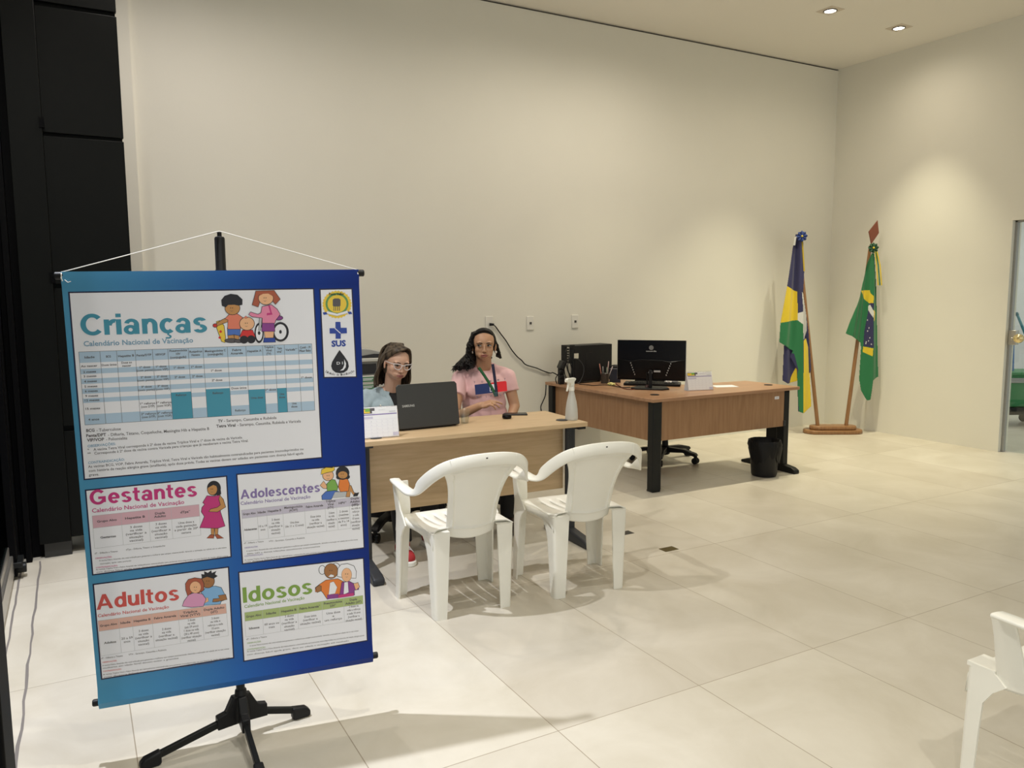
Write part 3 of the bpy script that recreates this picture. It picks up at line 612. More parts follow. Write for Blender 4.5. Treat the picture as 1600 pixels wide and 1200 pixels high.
# ---- four lower panels
def small_panel(corners, label, title, tmat, t0, t1, tcap, s0, s1, scap, tl, tr, br_, bl, colpx_, head_frac, cellmat, heads_, body, notes, notecols, sl):
    p = panel(corners, label)
    a = MB(); ptext(a, title, t0, t1, tcap, title=True); a.build('title_lettering', tmat, p)
    a = MB(); ptext(a, 'Calendário Nacional de Vacinação', s0, s1, scap, bold=.012); a.build('subtitle_lettering', tmat, p)
    cu = [(c-tl[0])/(tr[0]-tl[0]) for c in colpx_]
    Pp = grid_table(tl, tr, br_, bl, cu, [0, head_frac, 1], [(0, 1, 0, head_frac, 1)], .0009, p, None, [M['c_grey'], cellmat])
    a = MB()
    for i, h in enumerate(heads_):
        ls = h.split('|'); q = Pp((cu[i]+cu[i+1])/2, head_frac/2); ctext(a, ls, q[0], q[1], min((colpx_[i+1]-colpx_[i])*.84, 3.1*max(map(len, ls))), 3.4, 5.0, sl, bold=.025)
    for i, h in enumerate(body):
        ls = h.split('|'); q = Pp((cu[i]+cu[i+1])/2, (1+head_frac)/2); ctext(a, ls, q[0], q[1], min((colpx_[i+1]-colpx_[i])*.84, 2.7*max(map(len, ls))), 3.3, 5.3, sl, bold=.028 if i == 0 else .008)
    for s_, p0, x1, c_ in notes: ptext(a, s_, p0, (x1, p0[1]+(x1-p0[0])*sl), c_, bold=.004)
    a.build('small_print', M['c_dgrey'], p)
    a = MB()
    for s_, p0, x1 in notecols: ptext(a, s_, p0, (x1, p0[1]+(x1-p0[0])*sl), 2.2, bold=.01)
    a.build('heading_lettering', tmat, p); return p
LONG = 'A vacina Febre Amarela não está indicada para gestantes e mulheres que estejam amamentando, devendo a vacinação ser adiada até os seis meses'
LONG2 = 'As vacinas Tríplice Viral e Febre Amarela são habitualmente contraindicadas para pacientes imunodeprimidos ou com história de reação alérgica grave'
pg = small_panel([(135, 767), (353, 745), (360, 869), (146, 897)], 'white panel for pregnant women with magenta title', 'Gestantes', M['magenta'], (141, 789), (308, 775), 23, (144, 801), (288, 787), 6.5,
    (144, 806), (311, 788), (314, 836), (148, 857), [144, 189, 232, 267, 311], .38, M['cellpink'], ['Grupo Alvo', 'Hepatite B', 'Dupla|Adulto', 'dTpa*'],
    ['Gestantes', '3 doses|na vida|(verificar a|situação|vacinal)', '3 doses|na vida|(verificar a|situação|vacinal)', 'Uma dose a|cada gestação|a partir da 20ª|semana'],
    [('dT - Difteria e Tétano', (148, 866), 184, 2.5), ('dTpa - Difteria, Tétano e Coqueluche', (197, 860), 258, 2.5), (LONG, (155, 877), 354, 2.2), ('vacinação, após este período', (156, 882), 205, 2.2), (LONG2, (150, 891), 356, 2.2), ('com doença febril aguda grave deve ser adiada', (151, 895), 255, 2.2)],
    [('OBSERVAÇÕES:', (149, 873.5), 175), ('CONTRAINDICAÇÃO:', (150, 888), 184)], -.105)
d = Draw(110, 650, 4.615)
d.poly([(1015, 800), (1036, 800), (1036, 866), (1018, 868)], 'tan'); d.poly([(1040, 800), (1066, 798), (1060, 862), (1046, 864)], 'tan'); d.poly([(985, 880), (1010, 856), (1034, 858), (1032, 880)], 'c' and 'auburn'); d.poly([(1044, 858), (1062, 854), (1104, 880), (1060, 882)], 'auburn')
d.ell(1035, 520, 46, 50, 'ink'); d.poly([(1040, 480), (1076, 500), (1084, 560), (1066, 570), (1040, 560)], 'ink')
d.poly([(985, 576), (1030, 580), (1080, 570), (1082, 640), (1080, 690), (1114, 792), (1060, 808), (934, 804), (968, 724), (946, 690), (950, 660), (970, 636), (956, 624)], 'magenta')
d.poly([(1078, 572), (1100, 600), (1118, 655), (1060, 690), (1000, 688), (1010, 672), (1060, 660), (1084, 640), (1072, 600)], 'tan'); d.ell(1024, 528, 34, 40, 'tan'); d.poly([(988, 520), (1000, 486), (1040, 482), (1066, 510), (1030, 496)], 'ink', 0); d.face(1020, 532, 10, 11)
d.done(pg)
pa = small_panel([(371, 742), (562, 727), (568, 855), (380, 880)], 'white panel for adolescents with violet title', 'Adolescentes', M['violet'], (376, 780), (500, 768), 14.5, (376, 789), (485, 778), 5.2,
    (377, 797), (563, 776), (566, 823), (381, 846), [377, 401, 416, 441, 475, 507, 525, 545, 563], .27, M['cellviolet'], ['Grupo Alvo', 'Idade', 'Hepatite B', 'Meningocócica|(ACWY)', 'Febre Amarela', 'Tríplice|Viral|(VTV)', 'HPV*', 'Dupla|Adulto|(dT)'],
    ['Adolescentes', '10 a 19|anos', '3 doses|na vida|(verificar a|situação|vacinal)', 'Uma dose|(de 11 a 12 anos)', 'Dose única|na vida|(verificar a|situação vacinal)', '2 doses|na vida|(verificar a|situação|vacinal)', '2 doses|(meninas|e meninos|de 9 a 14|anos)', '3 doses|na vida e|reforço|a cada|10 anos|(verificar|situação|vacinal)'],
    [('dT - Difteria e Tétano', (381, 850), 412, 2.4), ('VTV - Sarampo, Caxumba e Rubéola', (420, 847), 476, 2.4), (LONG, (385, 862), 559, 2.1), ('Sífilis, HIV e demais infecções sexualmente transmissíveis', (386, 866.5), 500, 2.1), (LONG2, (382, 876), 566, 2.1), ('com doença febril aguda', (382, 879), 440, 2.1)],
    [('OBSERVAÇÕES:', (382, 857), 403), ('CONTRAINDICAÇÃO:', (382, 870), 411)], -.105)
d = Draw(350, 650, 4.615)
d.poly([(694, 500), (718, 470), (742, 505), (738, 522), (716, 520)], 'peach'); d.poly([(742, 490), (775, 458), (800, 462), (820, 510), (812, 545), (745, 545)], 'green')
d.poly([(735, 545), (800, 538), (830, 545), (790, 575), (770, 600), (708, 602), (706, 575)], 'blue'); d.ell(750, 428, 38, 36, 'peach'); d.poly([(700, 420), (705, 388), (735, 372), (780, 374), (792, 366), (796, 386), (782, 398), (735, 408)], 'yellow'); d.face(750, 436, 12, 13)
d.poly([(800, 548), (895, 545), (900, 580), (780, 590)], 'grey', 1); d.poly([(895, 500), (915, 502), (935, 552), (960, 558), (938, 574), (912, 540), (905, 582), (880, 582)], 'tan'); d.poly([(940, 560), (972, 552), (960, 574), (934, 578)], 'ink')
d.poly([(835, 458), (888, 448), (904, 490), (896, 540), (840, 545), (826, 510)], 'orange'); d.ell(855, 410, 45, 46, 'ink'); d.ell(828, 440, 16, 13, 'ink'); d.ell(888, 438, 16, 13, 'ink'); d.ell(856, 424, 34, 26, 'tan', 0); d.face(852, 424, 12, 10)
d.done(pa)
pd = small_panel([(147, 914), (356, 887), (364, 1027), (160, 1060)], 'white panel for adults with coral red title', 'Adultos', M['red_t'], (151, 953), (280, 937), 23.5, (153, 964.5), (264, 950), 5,
    (153, 970), (353, 943), (357, 993), (158, 1025), [153, 185, 206, 237, 278, 315, 353], .30, M['cellred'], ['Grupo Alvo', 'Idade', 'Hepatite B', 'Febre Amarela', 'Tríplice|Viral (VTV)', 'Dupla Adulto|(dT)'],
    ['Adultos', '20 a 59|anos', '3 doses|na vida|(verificar a|situação|vacinal)', '2 doses|na vida|(verificar a|situação vacinal)', '2 doses|na vida|(até 29 anos)|1 dose na vida|(30 a 49 anos)|(verificar situação|vacinal)', '3 doses|na vida e|reforço a cada|10 anos|(verificar situação|vacinal)'],
    [('dT - Difteria e Tétano', (158, 1030), 192, 2.6), ('VTV - Sarampo, Caxumba e Rubéola', (201, 1024), 260, 2.6), (LONG, (160, 1041), 358, 2.3), ('mulheres em idade fértil devem evitar a gravidez', (161, 1045), 279, 2.3), (LONG2, (161, 1055), 359, 2.3), ('com doença febril aguda grave, deve ser adiada a vacinação', (162, 1059), 335, 2.3)],
    [('OBSERVAÇÕES:', (160, 1036), 183), ('CONTRAINDICAÇÃO:', (161, 1050), 190)], -.135)
d = Draw(120, 860, 4.615)
d.poly([(935, 265), (1000, 258), (1040, 268), (1082, 350), (1040, 365), (1034, 385), (915, 395), (900, 300)], 'lblue'); d.poly([(1022, 325), (1072, 318), (1082, 352), (1010, 368), (980, 370), (985, 350), (1030, 345)], 'brown'); d.poly([(918, 345), (945, 340), (950, 365), (925, 378)], 'peach', 1)
d.ell(945, 220, 46, 48, 'brown'); d.poly([(905, 200), (900, 172), (922, 176), (920, 152), (945, 165), (968, 146), (972, 166), (1004, 150), (992, 172), (1012, 184), (986, 200), (940, 186)], 'ink'); d.face(945, 226, 14, 13)
d.poly([(808, 320), (850, 305), (905, 315), (930, 350), (912, 400), (828, 408), (762, 400), (775, 365)], 'orchid'); d.poly([(785, 240), (805, 210), (850, 198), (900, 205), (916, 240), (914, 285), (880, 305), (830, 302), (800, 325), (788, 285)], 'auburn'); d.ell(855, 265, 40, 42, 'peach', 1); d.face(855, 270, 13, 13)
d.done(pd)
pi_ = small_panel([(374, 895), (567, 873), (573, 1000), (382, 1032)], 'white panel for the elderly with green title', 'Idosos', M['green_t'], (380, 942), (488, 927), 24, (382, 950), (476, 936), 4.8,
    (382, 957), (567, 930), (568, 967), (384, 995), [382, 410, 437, 465, 503, 537, 567], .36, M['cellgreen'], ['Grupo Alvo', 'Idade', 'Hepatite B', 'Febre Amarela*', 'Pneumocócica|23V*', 'Dupla|Adulto (dT)'],
    ['Idosos', '60 anos ou|mais', '3 doses|na vida|(verificar a|situação|vacinal)', 'Dose única|(verificar a|situação vacinal)', 'Uma dose|e|um reforço', '3 doses na|vida e reforço|a cada 10 anos|(verificar a|situação vacinal)'],
    [('dT - Difteria e Tétano', (385, 1000), 417, 2.4), (LONG, (390, 1010), 560, 2.1), (LONG2, (386, 1019), 569, 2.1), ('com doença febril aguda grave, deve ser adiada a vacinação até resolução', (386, 1024), 545, 2.1)],
    [('OBSERVAÇÕES:', (386, 1006), 408), ('CONTRAINDICAÇÃO:', (386, 1016), 415)], -.14)
d = Draw(350, 860, 4.615)
d.poly([(735, 215), (820, 205), (860, 225), (850, 275), (822, 335), (745, 350), (712, 300), (700, 290), (660, 298), (660, 268), (690, 245)], 'orange'); d.poly([(765, 232), (790, 224), (815, 265), (800, 310), (755, 318)], 'white', 1); d.poly([(662, 268), (684, 252), (700, 258), (700, 290), (672, 302)], 'brown'); d.poly([(745, 320), (825, 312), (822, 342), (745, 350)], 'purple', 1)
d.ell(708, 140, 22, 30, 'white'); d.ell(806, 128, 30, 36, 'white'); d.ell(772, 148, 48, 52, 'brown'); d.face(770, 150, 14, 0); d.poly([(752, 188), (770, 172), (792, 178), (790, 190), (772, 192)], 'white', .8)
d.poly([(850, 230), (900, 222), (925, 235), (970, 250), (970, 280), (938, 285), (940, 320), (832, 335)], 'purple'); d.poly([(868, 230), (892, 226), (898, 300), (862, 318)], 'white', 1); d.poly([(825, 320), (935, 305), (935, 325), (822, 342)], 'magenta', 1); d.poly([(935, 240), (965, 232), (976, 262), (950, 284)], 'peach')
d.poly([(818, 185), (822, 130), (845, 102), (890, 96), (935, 112), (952, 150), (950, 198), (912, 196), (850, 192)], 'white'); d.ell(884, 175, 36, 48, 'peach', 1); d.face(884, 175, 14, 10)
d.done(pi_)

# ---- tripod stand
ts = empty('banner_stand', (.428, 2.700, 0)); tag(ts, 'black folding tripod stand with thin pole holding up the blue banner', 'stand')
MB().cyl((0, 0, .09), (0, 0, 1.62), .0125, .0105).cyl((0, 0, .14), (0, 0, .95), .0145).build('pole', M['dark_metal'], ts)
MB().lathe([(.0135, 1.575), (.019, 1.578), (.019, 1.592), (.016, 1.596), (.016, 1.695), (.0135, 1.70), (.007, 1.702), (.007, 1.717), (0, 1.718)], n=24).build('top_cap', M['black_plastic'], ts)
hub = MB().lathe([(.018, .055), (.030, .06), (.030, .10), (.022, .14), (.019, .165), (.0155, .17)], n=24)
def ang(px, py):
    p = fl(px, py, .03); return atan2(p.y-2.700, p.x-.428), hypot(p.x-.428, p.y-2.700)
legs_ = [ang(228, 1186), ang(475, 1106), None]
a0, r0_ = legs_[0]; a1, r1_ = legs_[1]
fp = fl(409, 1200, .06); legs_[2] = (atan2(fp.y-2.70, fp.x-.428), max(r0_, .30))
for a, r in legs_:
    dx, dy = cos(a), sin(a)
    hub.prism([(.02, .052), (.085, .050), (.085, .095), (.055, .102), (.03, .150), (.0, .150), (0, .052)], -.014, .014, lambda x, z, t_: (dx*x-dy*t_, dy*x+dx*t_, z))
hub.build('hub', M['black_plastic'], ts, bevel=.003)
for a, r in legs_:
    dx, dy = cos(a), sin(a); fn = lambda x, z, t_: (dx*x-dy*t_, dy*x+dx*t_, z)
    lo = MB().prism([(.05, .062), (.05, .085), (r, .034), (r, .012)], -.0085, .0085, fn).build('leg', M['dark_metal'], ts, bevel=.002)
    MB().prism([(r-.045, .004), (r-.045, .046), (r+.005, .036), (r+.02, .022), (r+.02, .004), (r+.012, 0), (r-.035, 0)], -.016, .016, fn).build('foot', M['black_plastic'], lo, bevel=.006, seg=3)
# ================================================================== PLASTIC CHAIRS
def Lprof(corner, ax, ay, wx, wy, z, th=.007):
    """L-shaped section at height z: outer corner, plate along x (direction ax, length wx) and along y"""
    cx_, cy_ = corner; r = min(.016, wx*.3, wy*.3); pts = []
    pts.append((cx_, cy_+ay*wy)); 
    for k in range(5):
        a = k/4*pi/2; pts.append((cx_+ax*(r-r*cos(a)), cy_+ay*(r-r*sin(a))))
    pts.append((cx_+ax*wx, cy_)); pts.append((cx_+ax*wx, cy_+ay*th))
    for k in range(5):
        a = pi/2-k/4*pi/2; r2 = r*.7; pts.append((cx_+ax*(th+r2-r2*cos(a)), cy_+ay*(th+r2-r2*sin(a))))
    pts.append((cx_+ax*th, cy_+ay*wy))
    return [(x, y, z) for x, y in pts]
def Lleg(secs):
    m = MB(); n = len(secs[0]); vs = [p for s in secs for p in s]; fs = []
    for i in range(len(secs)-1): fs += [(i*n+k, i*n+(k+1) % n, (i+1)*n+(k+1) % n, (i+1)*n+k) for k in range(n)]
    fs += [tuple(range(n)), tuple(range((len(secs)-1)*n, len(secs)*n))]
    return m.add(vs, fs)
def solid(m, name, mt, parent, th, off=0, sub=0):
    o = m.build(name, mt, parent, sharp=60)
    s = o.modifiers.new('solidify', 'SOLIDIFY'); s.thickness = th; s.offset = off
    return o
def plastic_chair(name, label, group, variant=False):
    t = empty(name); tag(t, label, 'chair', group); W_ = M['white_plastic']
    # seat: dished sheet with six open slots
    hx = lambda y: .205 + .045*(y/.40)
    slots = [-.138, -.083, -.028, .028, .083, .138]
    us = sorted(set([-1, -.96, -.88, -.8] + [.8, .88, .96, 1] + [round((s_+e)/.228, 4) for s_ in slots for e in (-.0035, .0035)] + [round(k*.12, 3) for k in range(-6, 7)]))
    ys = [-.012, .004, .02, .045, .08, .12, .17, .22, .27, .32, .345, .362, .374, .380]
    def sz(u, y): return .428 - .014*sin(pi*min(max(y/.40, 0), 1))*(1-u*u*.6) - (.018*max(0, (y-.34)/.04)**2) - .012*max(0, abs(u)-.9)/.1 + .006*(1-y/.4)
    m = MB(); nu = len(us); vs = [(u*hx(y), y + .012*(1-u*u)*max(y/.4, 0) + (.030*max(0, 1-abs(u)**3) if y < .01 else (.018*max(0, 1-abs(u)**3) if y < .03 else 0)), sz(u, y)) for y in ys for u in us]; fs = []
    for j in range(len(ys)-1):
        for i in range(nu-1):
            uc = (us[i]+us[i+1])/2*.228
            if any(abs(uc-s_) < .0036 for s_ in slots) and .08 <= ys[j] < .27: continue
            fs.append((j*nu+i, j*nu+i+1, (j+1)*nu+i+1, (j+1)*nu+i))
    # side and front skirts
    n0 = len(vs)
    edge = [(j*nu) for j in range(len(ys))] + [(len(ys)-1)*nu+i for i in range(1, nu)] + [j*nu+nu-1 for j in range(len(ys)-2, -1, -1)]
    E_ = len(edge)
    for k, e in enumerate(edge):
        x, y, z = vs[e]; yy = y/.40; arch = .022 + .05*abs(2*yy-1)**3 if abs(x) > .18 else .03
        vs.append((x*1.012, y + (.004 if y > .37 else 0), z-arch))
    fs += [(edge[k], n0+k, n0+k+1, edge[k+1]) for k in range(E_-1)]
    m.add(vs, fs); solid(m, 'seat', W_, t, .005, -1)
    # backrest: shield-shaped sheet with a raised border, plus its lower skirt and the arched top rail
    m = MB(); nu, nv = 56, 64; vs = []
    def hw(v): return .124 + .012*v + .062*v**4.5
    def hr(v): return .100 + .012*v + .040*v**2.4
    def by(v): return .006 - .145*v - .018*v*v + .014*sin(pi*v)
    for j in range(nv+1):
        v = j/nv
        for i in range(nu+1):
            u = -1+2*i/nu; x = u*hw(v); top = .768-.028*u*u*1.0; z = .372 + (top-.372)*v + .018*u*u*(1-v)
            y = by(v) + (.026+.020*v)*u*u
            d = min(hr(v)-abs(x), (v-.13)*.4, (.915-v-.02*u*u)*.4)
            rid = .0062*math.exp(-(d/.0046)**2) - (.0035 if d > .004 else 0)
            vs.append((x, y-rid, z))
    fs = [(j*(nu+1)+i, j*(nu+1)+i+1, (j+1)*(nu+1)+i+1, (j+1)*(nu+1)+i) for j in range(nv) for i in range(nu)]
    m.add(vs, fs); bk = solid(m, 'backrest', W_, t, .007, 0)
    half = [((-.262, .345, .608), (0, 0, 1)), ((-.278, .27, .615), (0, 0, 1)), ((-.288, .16, .616), (0, 0, 1)), ((-.288, .075, .612), (-.1, -.1, 1)), ((-.284, .03, .618), (-.25, -.35, .9)), ((-.276, -.012, .640), (-.45, -.7, .6)),
            ((-.262, -.050, .672), (-.5, -.85, .4)), ((-.238, -.088, .708), (-.45, -.95, .3)), ((-.203, -.118, .738), (-.35, -1, .2)), ((-.16, -.140, .758), (-.2, -1, .15)), ((-.09, -.160, .773), (-.1, -1, .12)), ((0, -.168, .778), (0, -1, .12))]
    full = half + [((-p[0], p[1], p[2]), (-n[0], n[1], n[2])) for p, n in half[-2::-1]]
    def dense(seq):
        out = []
        for i in range(len(seq)-1):
            P_ = [Vector(seq[max(0, min(len(seq)-1, k))][0]) for k in (i-1, i, i+1, i+2)]; N_ = [Vector(seq[k][1]).normalized() for k in (i, i+1)]
            for s_ in range(4):
                tt = s_/4; p = .5*((2*P_[1])+(-P_[0]+P_[2])*tt+(2*P_[0]-5*P_[1]+4*P_[2]-P_[3])*tt*tt+(-P_[0]+3*P_[1]-3*P_[2]+P_[3])*tt**3); out.append((p, N_[0].lerp(N_[1], tt)))
        out.append((Vector(seq[-1][0]), Vector(seq[-1][1]))); return out
    D_ = dense(full); nD = len(D_); c0 = 4*9; c1 = nD-1-4*9
    wid = lambda i: .050 + .008*min(1, min(i, nD-1-i)/30)
    m = MB(); seg = D_[c0:c1+1]; m.sweep([p for p, n in seg], [n for p, n in seg], .058, .011); m.build('top_rail', W_, bk, sharp=60)
    k0 = 3 if variant else 0
    for rng in ((k0, c0+1), (c1, nD-k0)):
        seg = D_[rng[0]:rng[1]]; m = MB(); m.sweep([p for p, n in seg], [n for p, n in seg], [wid(i) for i in range(*rng)], .013)
        m.build('armrest', W_, t, sharp=60)
    # legs
    for s_ in (-1, 1):
        secs = []
        for z in (0, .012, .10, .20, .28, .33, .36, .385, .405, .42):
            q = max(0, (z-.28)/.14); wx = .058+.030*(z/.42); wy = .052+.030*(z/.42)+.11*q**2.2
            secs.append(Lprof((s_*(.198+.012*z/.42), -.012*(1-z/.42)+.0+(-.018)*(z/.42)), -s_, 1, wx, wy, z, .008))
        m = Lleg(secs); cap_ = [(s_*.210, -.018, .4205), (s_*.122, -.018, .4205), (s_*.122, .04, .4245), (s_*.212, .16, .4205)]
        m.add(cap_, [(0, 1, 2, 3)])
        lg = m.build('leg', W_, t, sharp=50)
        MB().prism([(s_*(.198-.006), -.006), (s_*(.198-.055), -.006), (s_*(.198-.03), .03), (s_*(.198-.006), .03)], .001, .010).build('foot_web', W_, lg)
        ztop = .592 if not variant else .436
        secs = []
        for z in (0, .012, .12, .24, .33, .37, .40, .43, .47, .53, ztop) if not variant else (0, .012, .12, .24, .33, .37, .40, .425, ztop):
            q = max(0, 1-abs(z-.40)/.09); f = min(z/.43, 1); wx = .062+.016*f - (.0 if z < .43 else -.006*min(1, (z-.43)/.06)); wy = (.058+.030*f if not variant else .040+.014*f)+.06*q**2 - (0 if z < .43 else .024*min(1, (z-.43)/.08))
            cx_ = .262 - .010*f + (0 if z < .43 else .022*(z-.43)/.18); cy_ = .385-.004*f - (0 if z < .43 else .012*(z-.43)/.18)
            secs.append(Lprof((s_*cx_, cy_), -s_, -1, max(wx, .02), wy, z, .008))
        m = Lleg(secs)
        if variant: m.box((min(s_*.252, s_*.17), .30, .424), (max(s_*.252, s_*.17), .381, .437))
        m.build('leg', W_, t, sharp=50)
        if variant:
            m = MB(); m.sweep([(s_*.238, .255, .40), (s_*.245, .262, .46), (s_*.258, .272, .55), (s_*.268, .28, .612)], [(s_, 0, -.1)]*4, [.095, .082, .07, .066], .012); m.build('arm_support', W_, t, sharp=60)
    m = MB().box((-.007, -.1745, .782), (.002, -.1735, .788)); m.build('scuff_mark', M['scuff'], bk)
    return t
ch1 = plastic_chair('plastic_armchair', 'white plastic armchair nearer the blue banner, back turned to the camera', 'white plastic armchairs')
ch1.location = (1.588, 3.243, 0); ch1.rotation_euler.z = radians(-2)
ch2 = copy_tree(ch1); ch2['label'] = 'white plastic armchair under the spray bottle end of the oak desk, back to the camera'
ch2.location = (2.212, 3.180, 0); ch2.rotation_euler.z = radians(-6)
ch3 = plastic_chair('plastic_armchair', 'white plastic armchair cut off by the right edge of the photo', 'white plastic armchairs', True)
ch3.location = (2.479, .888, 0); ch3.rotation_euler.z = radians(-1)

# ================================================================== OFFICE CHAIRS, BIN, FLAGS
def office_chair(label, loc, rz, back=True, group=None, seat=.46):
    t = empty('office_chair', loc, rz); tag(t, label, 'chair', group)
    b = MB(); b.lathe([(.028, .05), (.045, .06), (.045, .125), (.03, .135), (.026, .20)])
    for k in range(5):
        a = 2*pi*k/5+.3; dx, dy = cos(a), sin(a)
        b.prism([(.03, .075), (.03, .125), (.20, .118), (.30, .095), (.318, .075), (.30, .065), (.18, .088)], -.026, .026, lambda x, z, t_, dx=dx, dy=dy: (dx*x-dy*t_, dy*x+dx*t_, z))
    bs = b.build('star_base', M['black_plastic'], t, bevel=.006)
    for k in range(5):
        a = 2*pi*k/5+.3; dx, dy = cos(a), sin(a); c = MB()
        for o_ in (-.017, .017):
            p = Vector((dx*.30-dy*o_, dy*.30+dx*o_, .028)); q = Vector((-dy, dx, 0)).normalized()
            c.cyl(p-q*.009, p+q*.009, .028, n=20)
        c.box((dx*.30-.012, dy*.30-.012, .03), (dx*.30+.012, dy*.30+.012, .072)); c.build('caster', M['black_plastic'], bs, bevel=.002)
    MB().cyl((0, 0, .13), (0, 0, seat-.06), .024).box((-.1, -.1, seat-.065), (.1, .1, seat-.045)).build('gas_column', M['dark_metal'], t)
    s = MB().box((-.235, -.22, seat-.05), (.235, .22, seat)).build('seat', M['black_plastic'], t, bevel=.024, seg=4)
    if back:
        MB().box((-.2, .20, seat+.16), (.2, .245, seat+.46)).build('backrest', M['black_plastic'], t, bevel=.02, seg=4)
        MB().box((-.03, .19, seat-.055), (.03, .262, seat-.03)).box((-.03, .245, seat-.055), (.03, .262, seat+.3)).build('back_bar', M['dark_metal'], t, bevel=.004)
    return t
office_chair('black office swivel chair behind the walnut corner desk', (4.66, 5.50, 0), radians(-12), True, seat=.43)

def bin_():
    t = empty('waste_bin', (4.965, 4.60, 0)); tag(t, 'black plastic waste bin lined with a bag in front of the walnut desk', 'waste bin')
    MB().lathe([(0, .004), (.085, .004), (.09, 0), (.098, .002), (.104, .02), (.124, .285), (.130, .292), (.128, .298), (.121, .296), (.10, .02), (0, .014)], n=40).build('bucket', M['black_plastic'], t)
    random.seed(3); m = MB(); n = 72; vs = []; pr = [(.112, .14), (.126, .235), (.1275, .265), (.1315, .296), (.129, .303), (.119, .298), (.112, .22), (.10, .10), (.08, .05), (0, .05)]
    for i, (r, z) in enumerate(pr):
        for k in range(n):
            a = 2*pi*k/n; am = (.006 if i < 3 else .003)*(1 if i > 0 else .6); vs.append(((r+am*(sin(7*a+i)+.6*sin(17*a+2*i)+.5*sin(29*a)) + (.005 if i < 3 else 0))*cos(a), (r+am*(sin(7*a+i)+.6*sin(17*a+2*i)+.5*sin(29*a)) + (.005 if i < 3 else 0))*sin(a), z + (.03*sin(3*a+1) + .012*sin(11*a) if i == 0 else 0)))
    fs = [(i*n+k, i*n+(k+1) % n, (i+1)*n+(k+1) % n, (i+1)*n+k) for i in range(len(pr)-1) for k in range(n)]
    m.add(vs, fs); m.build('bin_bag', mat('black_bin_bag', (.008, .008, .009), .5, spec=.2), t, sharp=80)
bin_()

# flags: cloth hanging in folds beside two leaning poles
FA = radians(30); fdir = Vector((cos(FA), -sin(FA), 0)); fn_ = Vector((sin(FA), cos(FA), 0)); FP = Vector((7.13, 5.66, 0))
def fpt(px, py, off=0.0):           # pixel -> point on the upright plane of the flags, 'off' metres towards the camera
    return onpl(px, py, FP, fn_) - fn_*off
def inpoly(p, poly):
    x, y = p; c = False; n = len(poly)
    for i in range(n):
        x1, y1 = poly[i]; x2, y2 = poly[(i+1) % n]
        if (y1 > y) != (y2 > y) and x < (x2-x1)*(y-y1)/(y2-y1)+x1: c = not c
    return c
def c7(pts): return [(1180+x/3.2416, 330+y/3.2416) for x, y in pts]
def flag(parent, layers, mats):
    """layers: (outline, base colour index, [(polygon, index) ...], fold function (x, y) -> metres towards the camera)"""
    m = MB(); st_ = .55
    for out, base, pats, fold in layers:
        xs = [p[0] for p in out]; ys = [p[1] for p in out]; nx_ = int((max(xs)-min(xs))/st_)+2; ny_ = int((max(ys)-min(ys))/st_)+2
        idx = {}; vs = []; fs = []; mi = []
        def V(i, j):
            if (i, j) not in idx:
                px, py = min(xs)+i*st_, min(ys)+j*st_; idx[(i, j)] = len(vs); vs.append(fpt(px, py, fold(px, py)))
            return idx[(i, j)]
        for j in range(ny_):
            for i in range(nx_):
                c = (min(xs)+(i+.5)*st_, min(ys)+(j+.5)*st_)
                if inpoly(c, out):
                    k = base
                    for pg, q in pats:
                        if inpoly(c, pg): k = q
                    fs.append((V(i, j), V(i, j+1), V(i+1, j+1), V(i+1, j))); mi.append(k)
        o = len(m.v); m.v += [tuple(v) for v in vs]; m.f += [tuple(a+o for a in f) for f in fs]; m.m += mi
    me_o = wbuild(m, 'flag_cloth', mats, parent, sharp=80)
    s = me_o.modifiers.new('solidify', 'SOLIDIFY'); s.thickness = .0015; s.offset = 0
    return me_o
F = lambda nm, c: mat(nm, c, .75, sheen=.2)
f_navy, f_yel, f_grn, f_wht = F('flag_navy', (.022, .022, .085)), F('flag_yellow', (.66, .49, .02)), F('flag_green', (.012, .16, .055)), F('flag_white', (.62, .62, .60))
bq = MB(); b0 = fpt(1301, 668); bx = Vector(b0); bx.z = 0
fs_ = empty('flag_stand', bx, -FA); tag(fs_, 'varnished wooden flag stand with two leaning poles in the room corner', 'flag stand')
def stadium(L, w_, n=10): return [(L+w_*cos(a), w_*sin(a)) for a in np.linspace(-pi/2, pi/2, n)] + [(-L+w_*cos(a), w_*sin(a)) for a in np.linspace(pi/2, 3*pi/2, n)]
MB().prism(stadium(.20, .115), 0, .042).build('base_block', M['pole_wood'], fs_, bevel=.012, seg=3)
MB().prism(stadium(.165, .085), .042, .085).build('base_block', M['pole_wood'], fs_, bevel=.014, seg=3)
for (xb, yb, xt, yt) in ((1278, 660, 1247, 366), (1322, 662, 1360, 384)):
    a = fpt(xb, yb, 0); a2 = Vector((a.x, a.y, .07)); b_ = fpt(xt, yt, 0)
    wbuild(MB().tube([a2, a2.lerp(b_, .3), b_], [.020, .0195, .0165], 16), 'flag_pole', M['pole_wood'], fs_)
sp = MB(); q = [fpt(*p) for p in ((1361, 382), (1357, 362), (1371, 344), (1373, 364))]
sp.add([v+fn_*.008 for v in q] + [v-fn_*.008 for v in q], [(0, 1, 2, 3), (7, 6, 5, 4), (0, 4, 5, 1), (1, 5, 6, 2), (2, 6, 7, 3), (3, 7, 4, 0)])
wbuild(sp, 'spear_tip', mat('reddish_wood', (.19, .055, .025), .4), fs_, bevel=.003)

